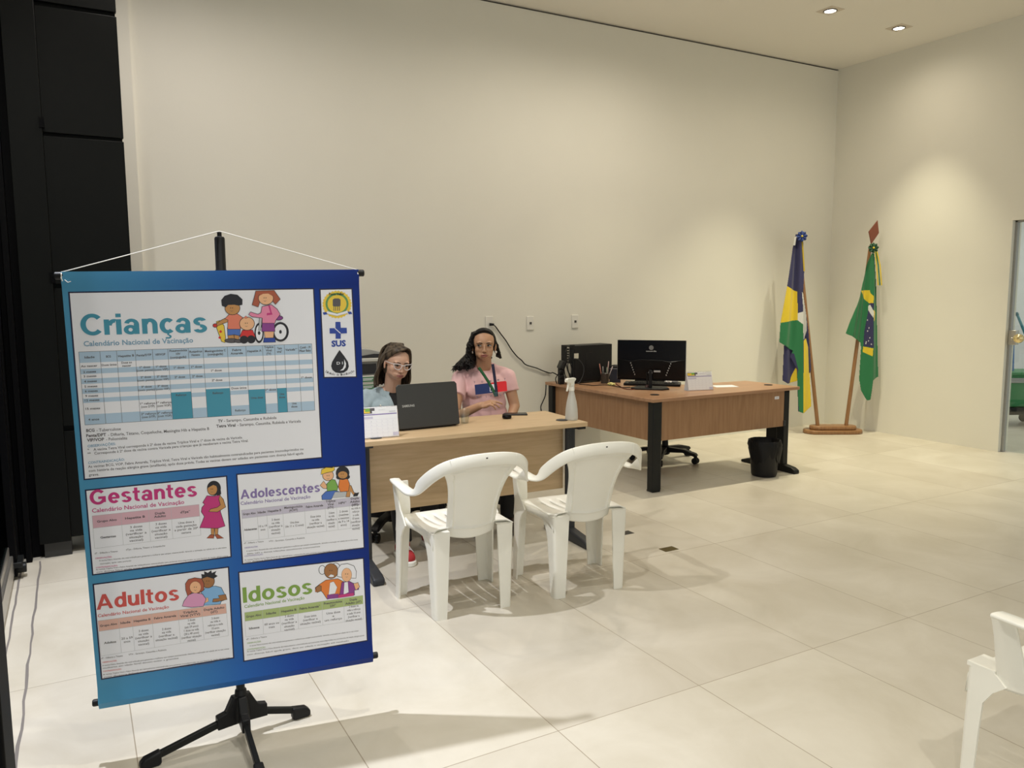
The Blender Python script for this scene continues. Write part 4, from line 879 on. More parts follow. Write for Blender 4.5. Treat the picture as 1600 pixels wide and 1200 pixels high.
# left flag (blue, yellow, green, white)
def lfold(px, py):
    t_ = (py-360)/300; a = (px-1246)/max(6, 10+26*t_); return .055 + .020*sin(a*5.2+.6) + .007*sin(a*11+py*.02)
LF = empty('hanging_flag', fpt(1246, 362)); tag(LF, 'blue, yellow, green and white state flag hanging on the left pole', 'flag')
back_l = c7([(225, 170), (240, 420), (262, 600), (276, 800), (270, 816), (200, 860), (160, 872), (134, 856), (140, 680), (160, 600), (200, 300)])
front_l = c7([(198, 118), (232, 118), (238, 300), (230, 420), (230, 570), (236, 650), (244, 640), (262, 690), (276, 985), (232, 1018), (208, 1010), (204, 800), (170, 735), (185, 706), (113, 662), (118, 565), (150, 380), (180, 190)])
flag(LF, [(back_l, 0, [(c7([(200, 790), (178, 840), (170, 875), (210, 885), (210, 780)]), 1), (c7([(222, 400), (250, 430), (256, 600), (246, 640), (230, 660), (222, 560)]), 3)], lambda px, py: .030+.014*sin((px-1240)*.35)),
          (front_l, 0, [(c7([(150, 380), (204, 408), (206, 550), (120, 566), (110, 560)]), 1), (c7([(206, 550), (100, 567), (100, 700), (190, 720), (210, 800), (204, 830), (212, 1030), (231, 1018), (231, 570)]), 2),
                        (c7([(205, 516), (232, 508), (226, 410), (246, 440), (252, 600), (232, 650), (231, 572), (206, 552)]), 3), (c7([(232, 655), (246, 640), (290, 700), (290, 1000), (231, 1020)]), 1)], lfold)], [f_navy, f_yel, f_grn, f_wht])
def rosette(parent, px, py, m_, r=.05):
    c = fpt(px, py, .085); n = -fn_; x = fdir; y = Vector((0, 0, 1)); k = 84; vs = [c+n*.006]; fs = []
    for ring, rr in ((1, .35), (2, .7), (3, 1.0)):
        for i in range(k):
            a = 2*pi*i/k; d_ = r*rr*(1+.09*cos(8*a)*(ring-1)/2); vs.append(c + x*cos(a)*d_ + y*sin(a)*d_ + n*(.006+.010*rr*sin(8*a)))
    fs = [(0, 1+i, 1+(i+1) % k) for i in range(k)] + [(1+r_*k+i, 1+(r_+1)*k+i, 1+(r_+1)*k+(i+1) % k, 1+r_*k+(i+1) % k) for r_ in range(2) for i in range(k)]
    m = MB(); m.add(vs, fs); o = wbuild(m, 'rosette', m_, parent, sharp=80); s = o.modifiers.new('solidify', 'SOLIDIFY'); s.thickness = .006
    b_ = MB(); b_.lathe([(.010, 0), (.010, .006), (.006, .011), (0, .012)], M4=Matrix.Translation(c+n*.007) @ Vector((0, 0, 1)).rotation_difference(n).to_matrix().to_4x4(), n=16)
    wbuild(b_, 'button', f_yel, o)
def ribbon(parent, pts, wd, m_, off):
    m = MB(); P_ = [fpt(x, y, off) for x, y in pts]
    m.sweep(P_, [-fn_]*len(P_), wd, .002); wbuild(m, 'ribbon', m_, parent)
rosette(LF, 1248.5, 370, F('rosette_blue', (.012, .04, .20)), .052)
ribbon(LF, [(1247, 368), (1240, 372), (1238, 384)], .02, f_wht, .06)
ribbon(LF, [(1250, 378), (1251.5, 400), (1253, 424)], .016, F('ribbon_gold', (.42, .30, .02)), .07)
RF = empty('hanging_flag', fpt(1359, 384)); tag(RF, 'green flag with yellow lozenge and blue disc hanging on the right pole', 'flag')
def rfold(px, py):
    t_ = (py-390)/240; a = (px-1360)/max(5, 8+24*t_); return .055 + .026*sin(a*4.6+2.2) + .008*sin(a*12+py*.015)
front_r = c7([(574, 215), (598, 215), (606, 380), (610, 600), (614, 836), (580, 852), (566, 950), (552, 954), (526, 905), (519, 850), (530, 690), (528, 664), (490, 640), (450, 618), (480, 530), (530, 385), (560, 270)])
flag(RF, [(front_r, 0, [(c7([(526, 402), (565, 400), (568, 415), (584, 430), (582, 466), (562, 466), (548, 446)]), 1), (c7([(562, 466), (584, 464), (582, 505), (583, 690), (538, 682), (543, 610), (556, 520)]), 2),
                        (c7([(582, 500), (600, 512), (590, 545), (584, 556)]), 1), (c7([(537, 684), (580, 692), (577, 732), (536, 712)]), 1), (c7([(560, 476), (568, 474), (584, 508), (582, 540), (570, 520), (558, 500)]), 3)] +
           [([(1180+(x+2*cos(a))/3.2416*1.0, 330+(y+4.2*sin(a))/3.2416) for a in np.linspace(0, 2*pi, 8)[:-1]], 3) for x, y in ((556, 550), (562, 590), (556, 605), (550, 660), (560, 655), (572, 672), (566, 640), (548, 668))], rfold)], [f_grn, f_yel, f_navy, f_wht])
rosette(RF, 1359, 388, F('rosette_green', (.010, .075, .03)), .050)
for dx, m_ in ((0, f_yel), (2.2, f_grn), (4.5, f_yel)): ribbon(RF, [(1361+dx*.4, 394), (1363+dx, 415), (1365.5+dx, 446)], .013, m_, .10+.003*dx)
# ================================================================== THINGS ON THE DESKS
H1, H2 = .755, .725
def frame_to(loc, rz): return Matrix.Translation(loc) @ Matrix.Rotation(rz, 4, 'Z')
def laptop():
    bl, br_ = fl(624, 674, H1), fl(717, 665, H1); mid = (bl+br_)/2; a = atan2(br_.y-bl.y, br_.x-bl.x); L = .375
    t = empty('laptop', (mid.x, mid.y, H1), a); tag(t, 'open dark grey laptop with its lid towards the camera on the oak desk', 'laptop')
    MB().box((-L/2, .004, .006), (L/2, .245, .022)).build('base', M['lap'] , t, bevel=.005)
    k = MB()
    for r in range(5):
        for c in range(14): k.box((-L/2+.03+c*.0226, .045+r*.02, .0222), (-L/2+.03+c*.0226+.019, .045+r*.02+.016, .0245))
    k.build('keyboard', M['black_plastic'], t)
    Ml = Matrix.Translation((0, .0, .010)) @ Matrix.Rotation(radians(-9), 4, 'X')
    lid = MB().prism([(-L/2, .004), (-L/2+.004, 0), (L/2-.004, 0), (L/2, .004), (L/2, .236), (L/2-.012, .250), (-L/2+.012, .250), (-L/2, .236)], -.008, 0, lambda x, z, y: Ml @ Vector((x, y, z)))
    lo = lid.build('lid', M['lap'], t, bevel=.003)
    MB().box((-L/2+.012, .0, .018), (L/2-.012, .0015, .238), M4=Ml).build('screen', M['black_gloss'], lo)
    g = MB(); put_text(g, 'SAMSUNG', lambda x, y: Ml @ Vector((x, -.0088, y)), -.160, -.086, .122, .0125, bold=.03); g.build('lid_lettering', M['alu'], lo)
    MB().box((-L/2+.02, -.002, .004), (L/2-.02, .012, .014)).build('hinge', M['black_plastic'], t, bevel=.003)
M['lap'] = mat('dark_grey_laptop', (.032, .032, .030), .42)
laptop()
def calendar(loc, rz, wd, ht, label, wcol, seed):
    t = empty('desk_calendar', loc, rz); tag(t, label, 'calendar', 'tent calendars on the desks')
    d = .075; n = Vector((0, -ht, d)); lean = atan2(d/2, ht)
    P = lambda x, s, o=0.0: Vector((x, -d/2 + s*(d/2) - o*cos(lean)*1.0, s*ht))
    m = MB(); m.add([(-wd/2, -d/2, 0), (wd/2, -d/2, 0), (wd/2, 0, ht), (-wd/2, 0, ht), (-wd/2, d/2, 0), (wd/2, d/2, 0)], [(0, 1, 2, 3), (3, 2, 5, 4), (0, 4, 5, 1)])
    o = m.build('card_stand', mat('calendar_card', (.72, .72, .74), .6), t); s = o.modifiers.new('solidify', 'SOLIDIFY'); s.thickness = .002
    pg = MB(); pg.add([P(-wd/2+.003, .04, .002), P(wd/2-.003, .04, .002), P(wd/2-.003, .97, .002), P(-wd/2+.003, .97, .002)], [(0, 1, 2, 3)]); po = pg.build('page', M['paper'], t)
    g = MB()
    def q(x0, x1, s0, s1, mi, o_=.0026): g.add([P(x0, s0, o_), P(x1, s0, o_), P(x1, s1, o_), P(x0, s1, o_)], [(0, 1, 2, 3)], mi)
    W2 = wd/2
    q(-W2+.004, -W2+.42*wd, .80, .965, 1); q(-W2+.03*wd, -W2+.30*wd, .82, .94, 2, .003); q(-W2+.18*wd, -W2+.30*wd, .86, .965, 3, .0032); q(-W2+.35*wd, -W2+.42*wd, .80, .88, 0, .0034)
    q(-W2+.006, W2-.006, .745, .775, 4); q(-W2+.006, -W2+.36*wd, .63, .70, 5)
    for r in range(5):
        for c in range(7):
            if (r, c) in ((4, 5), (4, 6), (0, 0), (0, 1)): continue
            x = -W2+.02*wd+c*wd*.138; s_ = .50-r*.115
            put_text(g, str((r*7+c-1)), lambda a, b: P(a, b, .003), x+.01*wd, x+.03*wd, s_+.03, .022, 6)
    q(W2-.16*wd, W2-.02*wd, .07, .17, 5)
    for c in range(1, 7): q(-W2+.02*wd+c*wd*.138-.0002, -W2+.02*wd+c*wd*.138+.0002, .06, .60, 5)
    for r in range(6): q(-W2+.01, W2-.01, .055+r*.109-.0012, .055+r*.109+.0012, 5)
    put_text(g, 'Janeiro', lambda a, b: P(a, b, .003), -W2+.52*wd, -W2+.68*wd, .885, .03, 6); put_text(g, '2023', lambda a, b: P(a, b, .003), W2-.22*wd, W2-.06*wd, .815, .035, 6, bold=.03)
    g.build('printed_month', [M['paper'], M['c_dgrey'], M['yellow'], M['c_green'], M['violet'], M['cellviolet'], M['c_grey']], po)
    r_ = MB()
    for k in range(28):
        x = -wd/2+.006+k*(wd-.012)/27; r_.tube([Vector((x, .004*cos(a), ht-.001+.004*sin(a))) for a in np.linspace(0, 2*pi, 9)[:-1]], .0006, 5, closed=True)
    r_.build('wire_binding', M['black_plastic'], t)
M['paper'] = mat('calendar_paper', (.82, .82, .84), .6)
a, b = fl(563, 687, H1), fl(624, 682, H1)
calendar((a+b)/2+Vector((.0, .03, 0)), atan2(b.y-a.y, b.x-a.x), .215, .165, 'white tent calendar on the oak desk beside the laptop', 1, 1)
a, b = fl(1076, 611, H2), fl(1115, 609, H2)
calendar((a+b)/2+Vector((.0, .03, 0)), atan2(b.y-a.y, b.x-a.x)-.06, .228, .150, 'white tent calendar on the walnut desk beside the monitor', 1, 2)

p = fl(726, 661, H1)
cup = empty('plastic_cup', p); tag(cup, 'clear plastic cup of water to the right of the laptop', 'cup')
clear = glass('clear_plastic', (.95, .96, .95), .10, .15)
MB().lathe([(0, .001), (.022, .001), (.0235, 0), (.032, .082), (.034, .085), (.033, .087), (.0305, .083), (.0225, .003), (0, .003)], n=32).build('cup_body', clear, cup)
MB().lathe([(0, .004), (.0222, .004), (.0265, .045), (0, .045)], n=32).build('water', glass('cup_water', (.93, .95, .95), .07, .05), cup)
p = fl(792, 654, H1)
pk = empty('round_black_pot', p); tag(pk, 'small squat round black pot on the oak desk beside the phone', 'pot')
MB().lathe([(0, 0), (.024, 0), (.029, .006), (.029, .018), (.024, .023), (0, .023)], n=32).build('pot_body', M['black_gloss'], pk, sharp=60)
MB().lathe([(.027, .0215), (.028, .026), (.021, .031), (0, .0315)], n=32).build('lid', M['black_plastic'], pk, sharp=60)
p = fl(806, 648, H1)
ph = empty('mobile_phone', p, radians(-26)); tag(ph, 'dark mobile phone lying flat near the back edge of the oak desk', 'phone')
MB().box((-.072, -.036, 0), (.072, .036, .009)).build('phone_body', M['grey_metal'], ph, bevel=.004); MB().box((-.068, -.032, .0088), (.068, .032, .0096)).build('screen', M['black_gloss'], ph)
# spray bottle
p = fl(893, 656, H1)
sb = empty('spray_bottle', p, radians(200)); tag(sb, 'translucent spray bottle with a white trigger head on the oak desk', 'spray bottle')
frost = mat('frosted_plastic', (.74, .75, .72), .35, trans=.35, alpha=.80)
MB().lathe([(0, .003), (.034, .0), (.038, .004), (.039, .02), (.036, .07), (.030, .11), (.022, .145), (.015, .175), (.0135, .19), (0, .19)], n=36).build('bottle_body', frost, sb, sharp=60)
MB().lathe([(.017, .178), (.0175, .202), (.014, .205), (0, .205)], n=28).build('screw_collar', M['white_plastic2'] if 'white_plastic2' in M else M['white_plastic'], sb)
hd = MB().prism([(-.016, .205), (.013, .205), (.016, .225), (.052, .232), (.054, .252), (.045, .256), (-.018, .256), (-.034, .250), (-.030, .240), (-.018, .232)], -.011, .011, lambda x, z, y: (x, y, z))
hd.build('spray_head', M['white_plastic'], sb, bevel=.004, seg=3)
MB().prism([(.026, .232), (.040, .232), (.041, .205), (.050, .180), (.046, .177), (.034, .200)], -.006, .006, lambda x, z, y: (x, y, z)).build('trigger', M['white_plastic'], sb, bevel=.002)
MB().cyl((.052, 0, .243), (.060, 0, .243), .008).build('nozzle', M['white_plastic'], sb)
MB().cyl((0, 0, .01), (0, 0, .19), .003).build('dip_tube', M['white_plastic'], sb)

# computer tower with its cables
tw = empty('computer_tower', (3.86, 5.80, H2), radians(3)); tag(tw, 'black computer tower at the wall end of the walnut desk', 'computer')
pl1, pr1 = fl(893, 600, H2), fl(958, 599, H2)
tw.location = (pl1.x, pl1.y-.02, H2); tl_ = .46; tw.rotation_euler.z = radians(6)
MB().box((0, 0, .014), (tl_, .165, .338)).build('case', M['black_plastic'], tw, bevel=.004)
MB().box((.02, -.0025, .03), (tl_-.012, 0, .330)).box((.15, -.004, .09), (.22, -.002, .27)).build('side_panel', M['blk_side'] if 'blk_side' in M else M['black_plastic'], tw, bevel=.002)
ft = MB()
for x in (.04, tl_-.06):
    for y in (.02, .13): ft.box((x, y, 0), (x+.03, y+.02, .015))
ft.build('foot', M['black_plastic'], tw)
rp = MB(); rp.box((-.004, .045, .20), (0, .075, .325), 1); rp.box((-.004, .02, .03), (0, .15, .18), 1); rp.box((-.006, .10, .22), (0, .155, .32), 0)
for k in range(5): rp.box((-.012, .05, .21+k*.022), (-.003, .07, .223+k*.022), 0)
rp.build('rear_ports', [M['black_plastic'], M['alu']], tw)
MB().box((.012, -.0032, .225), (.062, -.0024, .270)).build('paper_sticker', mat('aged_sticker', (.62, .60, .50), .6), tw)
MB().box((-.004, -.002, .31), (.025, .04, .345)).build('antenna_plug', M['black_plastic'], tw, bevel=.004)
# power adapter
ad = empty('power_adapter', tw.location + Vector((-.085, .045, .17))); tag(ad, 'black block power adapter hanging from the cables behind the computer', 'adapter')
MB().box((-.026, -.03, -.036), (.026, .03, .036), M4=Matrix.Rotation(.45, 4, 'Y')).build('adapter_body', mat('adapter_plastic', (.022, .022, .02), .5), ad, bevel=.006)
ps = empty('power_strip', tw.location + Vector((-.085, .06, 0))); tag(ps, 'black upright power strip crowded with plugs beside the computer tower', 'power strip')
MB().box((-.022, -.02, 0), (.022, .02, .145)).build('strip_body', M['black_plastic'], ps, bevel=.004)
for z in (.03, .07, .11): MB().box((-.035, -.045, z-.013), (.0, -.018, z+.013)).build('plug', M['black_plastic'], ps, bevel=.004)
MB().box((.02, -.03, .01), (.045, .01, .075)).build('grey_plug', M['alu_dull'] if 'alu_dull' in M else M['alu'], ps, bevel=.004)
o = tw.location
def loopc(nm, pts, r, lb, m_=None): return cable(nm, [o+Vector(p_) for p_ in pts], r, lb, m_)
loopc('monitor_cable', [(-.006, .06, .30), (-.055, .02, .31), (-.085, -.01, .25), (-.075, -.03, .13), (-.03, -.02, .06), (-.004, .05, .10)], .0042, 'black cable arching from the top of the computer tower')
loopc('coiled_cable', [(-.005, .06, .22), (-.05, -.03, .235), (-.08, -.04, .17), (-.06, -.05, .06), (-.02, -.05, .03), (-.03, -.03, .14), (-.06, -.02, .22), (-.09, .0, .15), (-.06, .01, .05), (-.01, .02, .06)], .0045, 'tangle of black cable behind the computer tower')
loopc('side_cable', [(-.006, .03, .215), (.02, -.018, .225), (.06, -.022, .205), (.098, -.024, .15), (.09, -.028, .08), (.05, -.032, .02), (.03, -.03, .006)], .004, 'grey-black cable curving over the side of the computer tower', M['grey_metal'])
loopc('adapter_cable', [(-.085, .04, .135), (-.13, -.0, .12), (-.165, .02, .06), (-.14, .04, .01)], .004, 'thin black cable from the power strip towards the wall')

# monitor seen from behind
ma = radians(-47); mc = onpl(1017.5, 563, (4.19, 5.13, H2), (sin(-ma), cos(ma), 0)); mw, mh = .565, .335
mo = empty('monitor', (mc.x, mc.y, H2), ma); tag(mo, 'black computer monitor seen from behind on the walnut desk', 'monitor')
zb = mc.z-H2-mh/2; fnm = lambda x, y, z: (x, y, z)
MB().box((-mw/2, -.006, zb), (mw/2, .012, zb+mh)).build('screen_housing', M['black_gloss'], mo, bevel=.004)
MB().box((-mw/2+.008, .0115, zb+.02), (mw/2-.008, .0132, zb+mh-.008)).build('screen', M['black_gloss'], mo)
MB().box((-mw/2, .002, zb+.003), (-mw/2-.002, .010, zb+mh)).box((mw/2, .002, zb+.003), (mw/2+.003, .010, zb+mh)).build('side_trim', M['alu'], mo)
hb = MB(); zt = zb+.178
pts = [(-mw/2+.004, zb+.012), (mw/2-.004, zb+.012), (mw/2-.004, zt), (.16, zt-.018), (.09, zt-.006), (-.09, zt), (-.16, zt-.016), (-mw/2+.004, zt)]
hb.prism(pts, -.036, -.004, lambda x, z, y: (x, y if abs(x) < .17 else (y*.35 if y < -.01 else y), z))
hbo = hb.build('rear_bulge', M['black_gloss'], mo, bevel=.003)
gr = MB()
for s_ in (-1, 1):
    for k in range(6): x = s_*(.165-.007*k); gr.box((x-.0035, -.0372, zb+.14-.019*k), (x+.0035, -.0355, zb+.151-.019*k))
gr.build('vent_slots', M['alu_dark'] if 'alu_dark' in M else M['alu'], hbo)
lg = MB(); put_text(lg, 'concordia', lambda x, y: (x, -.0065, y), -.043, .043, zb+mh-.096, .012, bold=.03)
lg.lathe([(.017, 0), (.0195, 0)], n=24, M4=Matrix.Translation((.0, -.0066, zb+mh-.062)) @ Matrix.Rotation(pi/2, 4, 'X')); lg.lathe([(0, 0), (.009, 0)], n=18, M4=Matrix.Translation((.004, -.0067, zb+mh-.064)) @ Matrix.Rotation(pi/2, 4, 'X'))
lg.build('logo_mark', M['logo_grey'] if 'logo_grey' in M else M['alu'], mo)
lbm = MB().box((.028, -.0372, zb+.072), (.082, -.0362, zb+.088), 0).box((-.016, -.0372, zb+.062), (.016, -.0362, zb+.076), 0); lbm.build('rear_label', mat('silver_label', (.40, .40, .40), .5), hbo)
MB().box((-.014, -.040, .012), (.014, -.018, zb+.09)).build('stand_neck', M['black_plastic'], mo, bevel=.004)
MB().prism([(-.16, -.06), (-.11, -.12), (.11, -.12), (.16, -.06), (.12, .09), (-.12, .09)], .0, .012).build('stand_base', M['black_plastic'], mo, bevel=.004)
# webcam-like mini tripod right behind, red cable and small things
kbp = (fl(980, 601, H2)+fl(1064, 603, H2))/2
ky = empty('keyboard', (kbp.x, kbp.y+.02, H2), atan2(fl(1064, 603, H2).y-fl(980, 601, H2).y, fl(1064, 603, H2).x-fl(980, 601, H2).x)); tag(ky, 'black keyboard tray lying under the monitor', 'keyboard')
kk = MB().box((-.24, -.085, .0), (.24, .085, .022)); kk.build('keyboard_case', M['black_plastic'], ky, bevel=.004)
k2 = MB()
for r in range(5):
    for c in range(17): k2.box((-.20+c*.0236, -.058+r*.0236, .0215), (-.20+c*.0236+.02, -.058+r*.0236+.019, .027))
k2.build('keys', M['black_plastic'], ky)
cr = fl(1060, 601, H2); random.seed(5)
def crumple(loc, r, label, flat=.55, m_=None):
    bm = bmesh.new(); bmesh.ops.create_icosphere(bm, subdivisions=3, radius=r)
    for v in bm.verts: v.co *= 1+random.uniform(-.22, .18); v.co.z = max(v.co.z*flat, -r*flat*.6)
    me = bpy.data.meshes.new('crumpled_paper'); bm.to_mesh(me); bm.free(); me.materials.append(m_ or M['paper'])
    zmin = min(v.co.z for v in me.vertices); o_ = bpy.data.objects.new('crumpled_paper', me); C.objects.link(o_); o_.location = (loc[0], loc[1], loc[2]-zmin); tag(o_, label, 'paper'); return o_
kt = ky.matrix_basis
crumple(kt @ Vector((.135, -.03, .027)), .028, 'white crumpled tissue on the black keyboard')
wbx = empty('white_box', kt @ Vector((.185, .03, .027)), ma); tag(wbx, 'small white adapter box at the right end of the keyboard', 'box')
MB().box((-.035, -.02, 0), (.035, .02, .022)).build('box_body', M['white'], wbx, bevel=.003)
sm = fl(1011, 607, H2)
mt_ = empty('mini_stand', (sm.x, sm.y, H2), 0); tag(mt_, 'thin black mini stand on the walnut desk behind the monitor', 'stand')
MB().cyl((0, 0, .012), (0, 0, .115), .006).build('stem', M['black_plastic'], mt_); MB().lathe([(0, 0), (.02, 0), (.02, .006), (.011, .03), (.006, .034), (0, .034)], n=20).build('foot', mat('dark_red_plastic', (.05, .015, .015), .5), mt_)
MB().box((-.010, -.008, .112), (.010, .008, .135)).build('camera_head', M['black_plastic'], mt_, bevel=.003)
rc = [fl(x, y, H2)+Vector((0, 0, .004)) for x, y in ((962, 600), (968, 604), (976, 608), (988, 609), (1000, 606), (1008, 604))]
cable('red_cable', rc, .0035, 'thin dark red cable looping on the walnut desk behind the monitor', mat('dark_red_cable', (.12, .02, .015), .5))
rc = [fl(x, y, H2)+Vector((0, 0, .004)) for x, y in ((905, 601), (918, 602), (928, 603), (945, 602), (960, 604), (972, 606), (985, 606))]
cable('desk_cable', rc, .0032, 'black cable lying along the edge of the walnut desk')
pp = fl(1133, 604, H2)
sh_ = MB().box((-.10, -.07, 0), (.10, .07, .0015)); o_ = sh_.build('paper_sheet', M['paper']); o_.location = (pp.x+.01, pp.y+.02, H2); o_.rotation_euler.z = radians(-20); tag(o_, 'white sheet of paper behind the tent calendar on the walnut desk', 'paper')
# pen cup with pens, dark file box, yellow note
pcp = fl(945, 599, H2)
pc_ = empty('pen_cup', (pcp.x, pcp.y, H2)); tag(pc_, 'dark mesh cup full of pens in front of the computer tower', 'pen cup')
MB().lathe([(0, .002), (.033, .002), (.035, 0), (.040, .088), (.042, .09), (.040, .092), (.037, .088), (.032, .004), (0, .004)], n=28).build('cup_body', mat('smoked_plastic', (.05, .042, .035), .25), pc_)
random.seed(11)
pens = [(-.020, .005, -.20, .175, (.45, .20, .16), 'salmon pen leaning left in the pen cup'), (-.006, .012, -.06, .145, (.30, .31, .30), 'grey pen in the middle of the pen cup'), (.004, -.012, .03, .14, (.25, .30, .22), 'grey-green pen standing at the front of the pen cup'), (.014, .008, .18, .165, (.40, .07, .09), 'red pen leaning right in the pen cup'), (.018, -.004, .10, .19, (.42, .32, .31), 'tall pinkish pen at the right of the pen cup'), (.020, .002, .42, .155, (.45, .40, .40), 'pale pen leaning far right in the pen cup')]
for x, y, ln, L_, c_, lb in pens:
    pe = empty('pen', (pcp.x+x, pcp.y+y, H2+.006)); pe.rotation_euler = (random.uniform(-.08, .08), ln, 0); tag(pe, lb, 'pen', 'pens in the cup')
    MB().cyl((0, 0, 0), (0, 0, L_*.8), .004).build('barrel', mat('pen_plastic', c_, .4), pe); MB().lathe([(.0046, L_*.72), (.0046, L_*.97), (.003, L_), (0, L_)], n=12).build('cap', mat('pen_cap', tuple(min(1, q*1.3) for q in c_), .4), pe)
fb = onpl(961, 585, (4.24, 5.66, H2), (sin(YAW+.15), cos(YAW+.15), 0))
bx_ = empty('file_box', (fb.x, fb.y, H2), -(YAW+.1)); tag(bx_, 'dark navy open holder between the pen cup and the monitor', 'box')
b2 = MB().box((-.048, -.04, 0), (.048, .04, .004)).box((-.048, -.04, 0), (.048, -.037, .125)).box((-.048, .037, 0), (.048, .04, .135)).box((-.048, -.04, 0), (-.045, .04, .13)).box((.045, -.04, 0), (.048, .04, .13))
b2.build('holder', mat('dark_navy_plastic', (.012, .016, .035), .35), bx_); MB().box((-.049, -.041, .122), (.049, -.036, .129)).build('rim', mat('grey_blue_rim', (.22, .24, .28), .4), bx_)
mou = MB(); bm = bmesh.new(); bmesh.ops.create_uvsphere(bm, u_segments=20, v_segments=12, radius=1)
for v in bm.verts: v.co = Vector((v.co.x*.052, v.co.y*.03, max(v.co.z, -.3)*.024))
me = bpy.data.meshes.new('mouse'); bm.to_mesh(me); bm.free(); me.materials.append(M['black_plastic']); me.shade_smooth()
mo_ = bpy.data.objects.new('computer_mouse', me); C.objects.link(mo_); mo_.location = (fb.x, fb.y, H2+.134); mo_.rotation_euler.z = -.5; tag(mo_, 'black rounded mouse-like gadget resting on top of the navy holder', 'mouse')
fz = MB().box((-.04, -.03, .1275), (.04, .03, .1295)); fz.build('holder_lid', M['black_plastic'], bx_)
yn = fl(955, 602, H2); o_ = crumple((yn.x, yn.y, H2), .034, 'crumpled yellow paper note at the foot of the pen cup', .45, mat('yellow_note', (.62, .56, .22), .6))

# printer on its cabinet behind the person in the denim jacket
pz = on(580, 578, 1, 5.62); pr = empty('office_printer', (1.80, 5.66, .70), radians(-4)); tag(pr, 'grey multifunction printer against the wall behind the person in the denim jacket', 'printer')
pgrey, pdk, plt = mat('printer_light_grey', (.56, .55, .50), .5), mat('printer_dark_slot', (.018, .018, .02), .4), mat('printer_mid_grey', (.36, .355, .33), .45)
x1 = .24
MB().box((-.30, -.22, 0), (x1-.03, .24, .235)).build('paper_drawers', pgrey, pr, bevel=.006)
MB().box((-.30, -.20, .235), (x1-.06, .24, .335)).build('body', plt, pr, bevel=.004)
MB().box((-.26, -.205, .245), (x1-.12, -.19, .318)).build('output_slot', pdk, pr)
MB().box((-.31, -.23, .335), (x1-.0, .24, .362)).build('scanner_bed', pgrey, pr, bevel=.006)
MB().prism([(-.31, .362), (x1, .366), (x1+.02, .374), (.08, .425), (-.05, .440), (-.31, .440)], -.22, .22, lambda x, z, y: (x, y, z)).build('scanner_lid', plt, pr, bevel=.006)
MB().prism([(-.08, .368), (x1+.01, .366), (x1+.03, .380), (.10, .392)], -.226, -.20, lambda x, z, y: (x, y, z)).build('lid_shadow_gap', pdk, pr)
gl = mat('green_sticker', (.10, .24, .13), .5)
for z in (.135, .19):
    s = MB().box((.005, -.2215, z), (.105, -.2195, z+.036), 0); s.box((.015, -.222, z+.011), (.08, -.2212, z+.016), 1).box((.015, -.222, z+.021), (.09, -.2212, z+.026), 1); s.build('green_label', [gl, M['paper']], pr)
MB().box((-.085, -.2215, .135), (-.045, -.2195, .17)).build('round_label', mat('tan_sticker', (.32, .24, .13), .5), pr, bevel=.001)
pt = empty('printer_stand', (1.80, 5.66, 0), radians(-4)); tag(pt, 'low pale stand carrying the printer behind the person in the denim jacket', 'stand')
b3 = MB().box((-.34, -.24, .66), (.25, .26, .70)); b3.build('stand_top', pgrey, pt, bevel=.004)
for x in (-.32, .20):
    for y in (-.22, .22): MB().box((x, y, 0), (x+.035, y+.02, .662)).build('leg', M['dark_metal'], pt)

# utility room: green cart and mops
ct = empty('cleaning_cart', (9.35, 5.0, 0), radians(-30)); tag(ct, 'green plastic cleaning cart seen through the glass door', 'cart')
gp = mat('green_cart_plastic', (.03, .22, .075), .4)
MB().prism([(-.26, .22), (.26, .22), (.30, .60), (-.30, .60)], -.20, .20, lambda x, z, y: (x, y*(1 if z > .4 else .88), z)).build('tub', gp, ct, bevel=.015, seg=3)
MB().box((-.315, -.215, .585), (.315, .215, .62)).build('rim', gp, ct, bevel=.008)
MB().box((-.26, -.208, .50), (.26, -.196, .555)).build('grey_band', M['grey_frame'], ct, bevel=.004)
MB().box((-.30, -.22, .14), (.30, .22, .22)).build('chassis', M['dark_metal'], ct, bevel=.006)
for x in (-.25, .25):
    for y in (-.18, .18): MB().lathe([(0, -.015), (.05, -.015), (.055, -.008), (.055, .008), (.05, .015), (0, .015)], M4=Matrix.Translation((x, y, .055)) @ Matrix.Rotation(pi/2, 4, 'X'), n=20).cyl((x, y, .05), (x, y, .15), .012).build('wheel', M['dark_metal'], ct)
def mop(p0, p1, c_, lb):
    v = Vector(p1)-Vector(p0); t = empty('mop', p0); tag(t, lb, 'mop', 'mops in the cleaning cart')
    MB().cyl((0, 0, 0), v*.97, .014).build('handle', mat('mop_handle', c_, .4), t); MB().tube([v*.965, v*.985, v], [.017, .017, .012], 14).build('grip', mat('mop_grip', tuple(q*.6 for q in c_), .5), t)
    b_ = MB(); b_.box((-.06, -.03, -.02), (.06, .03, .03)); b_.build('mop_head', M['grey_frame'], t, bevel=.006)
mp0 = on(1584, 482, 0, 9.3); mp1 = on(1588, 488, 0, 9.35)
mop((9.33, mp0.y-.03, .30), mp0, (.07, .20, .52), 'bright blue mop handle standing upright in the green cart')
mop((9.50, mp1.y-.36, .32), mp1, (.05, .24, .30), 'teal mop handle leaning to the right in the green cart')
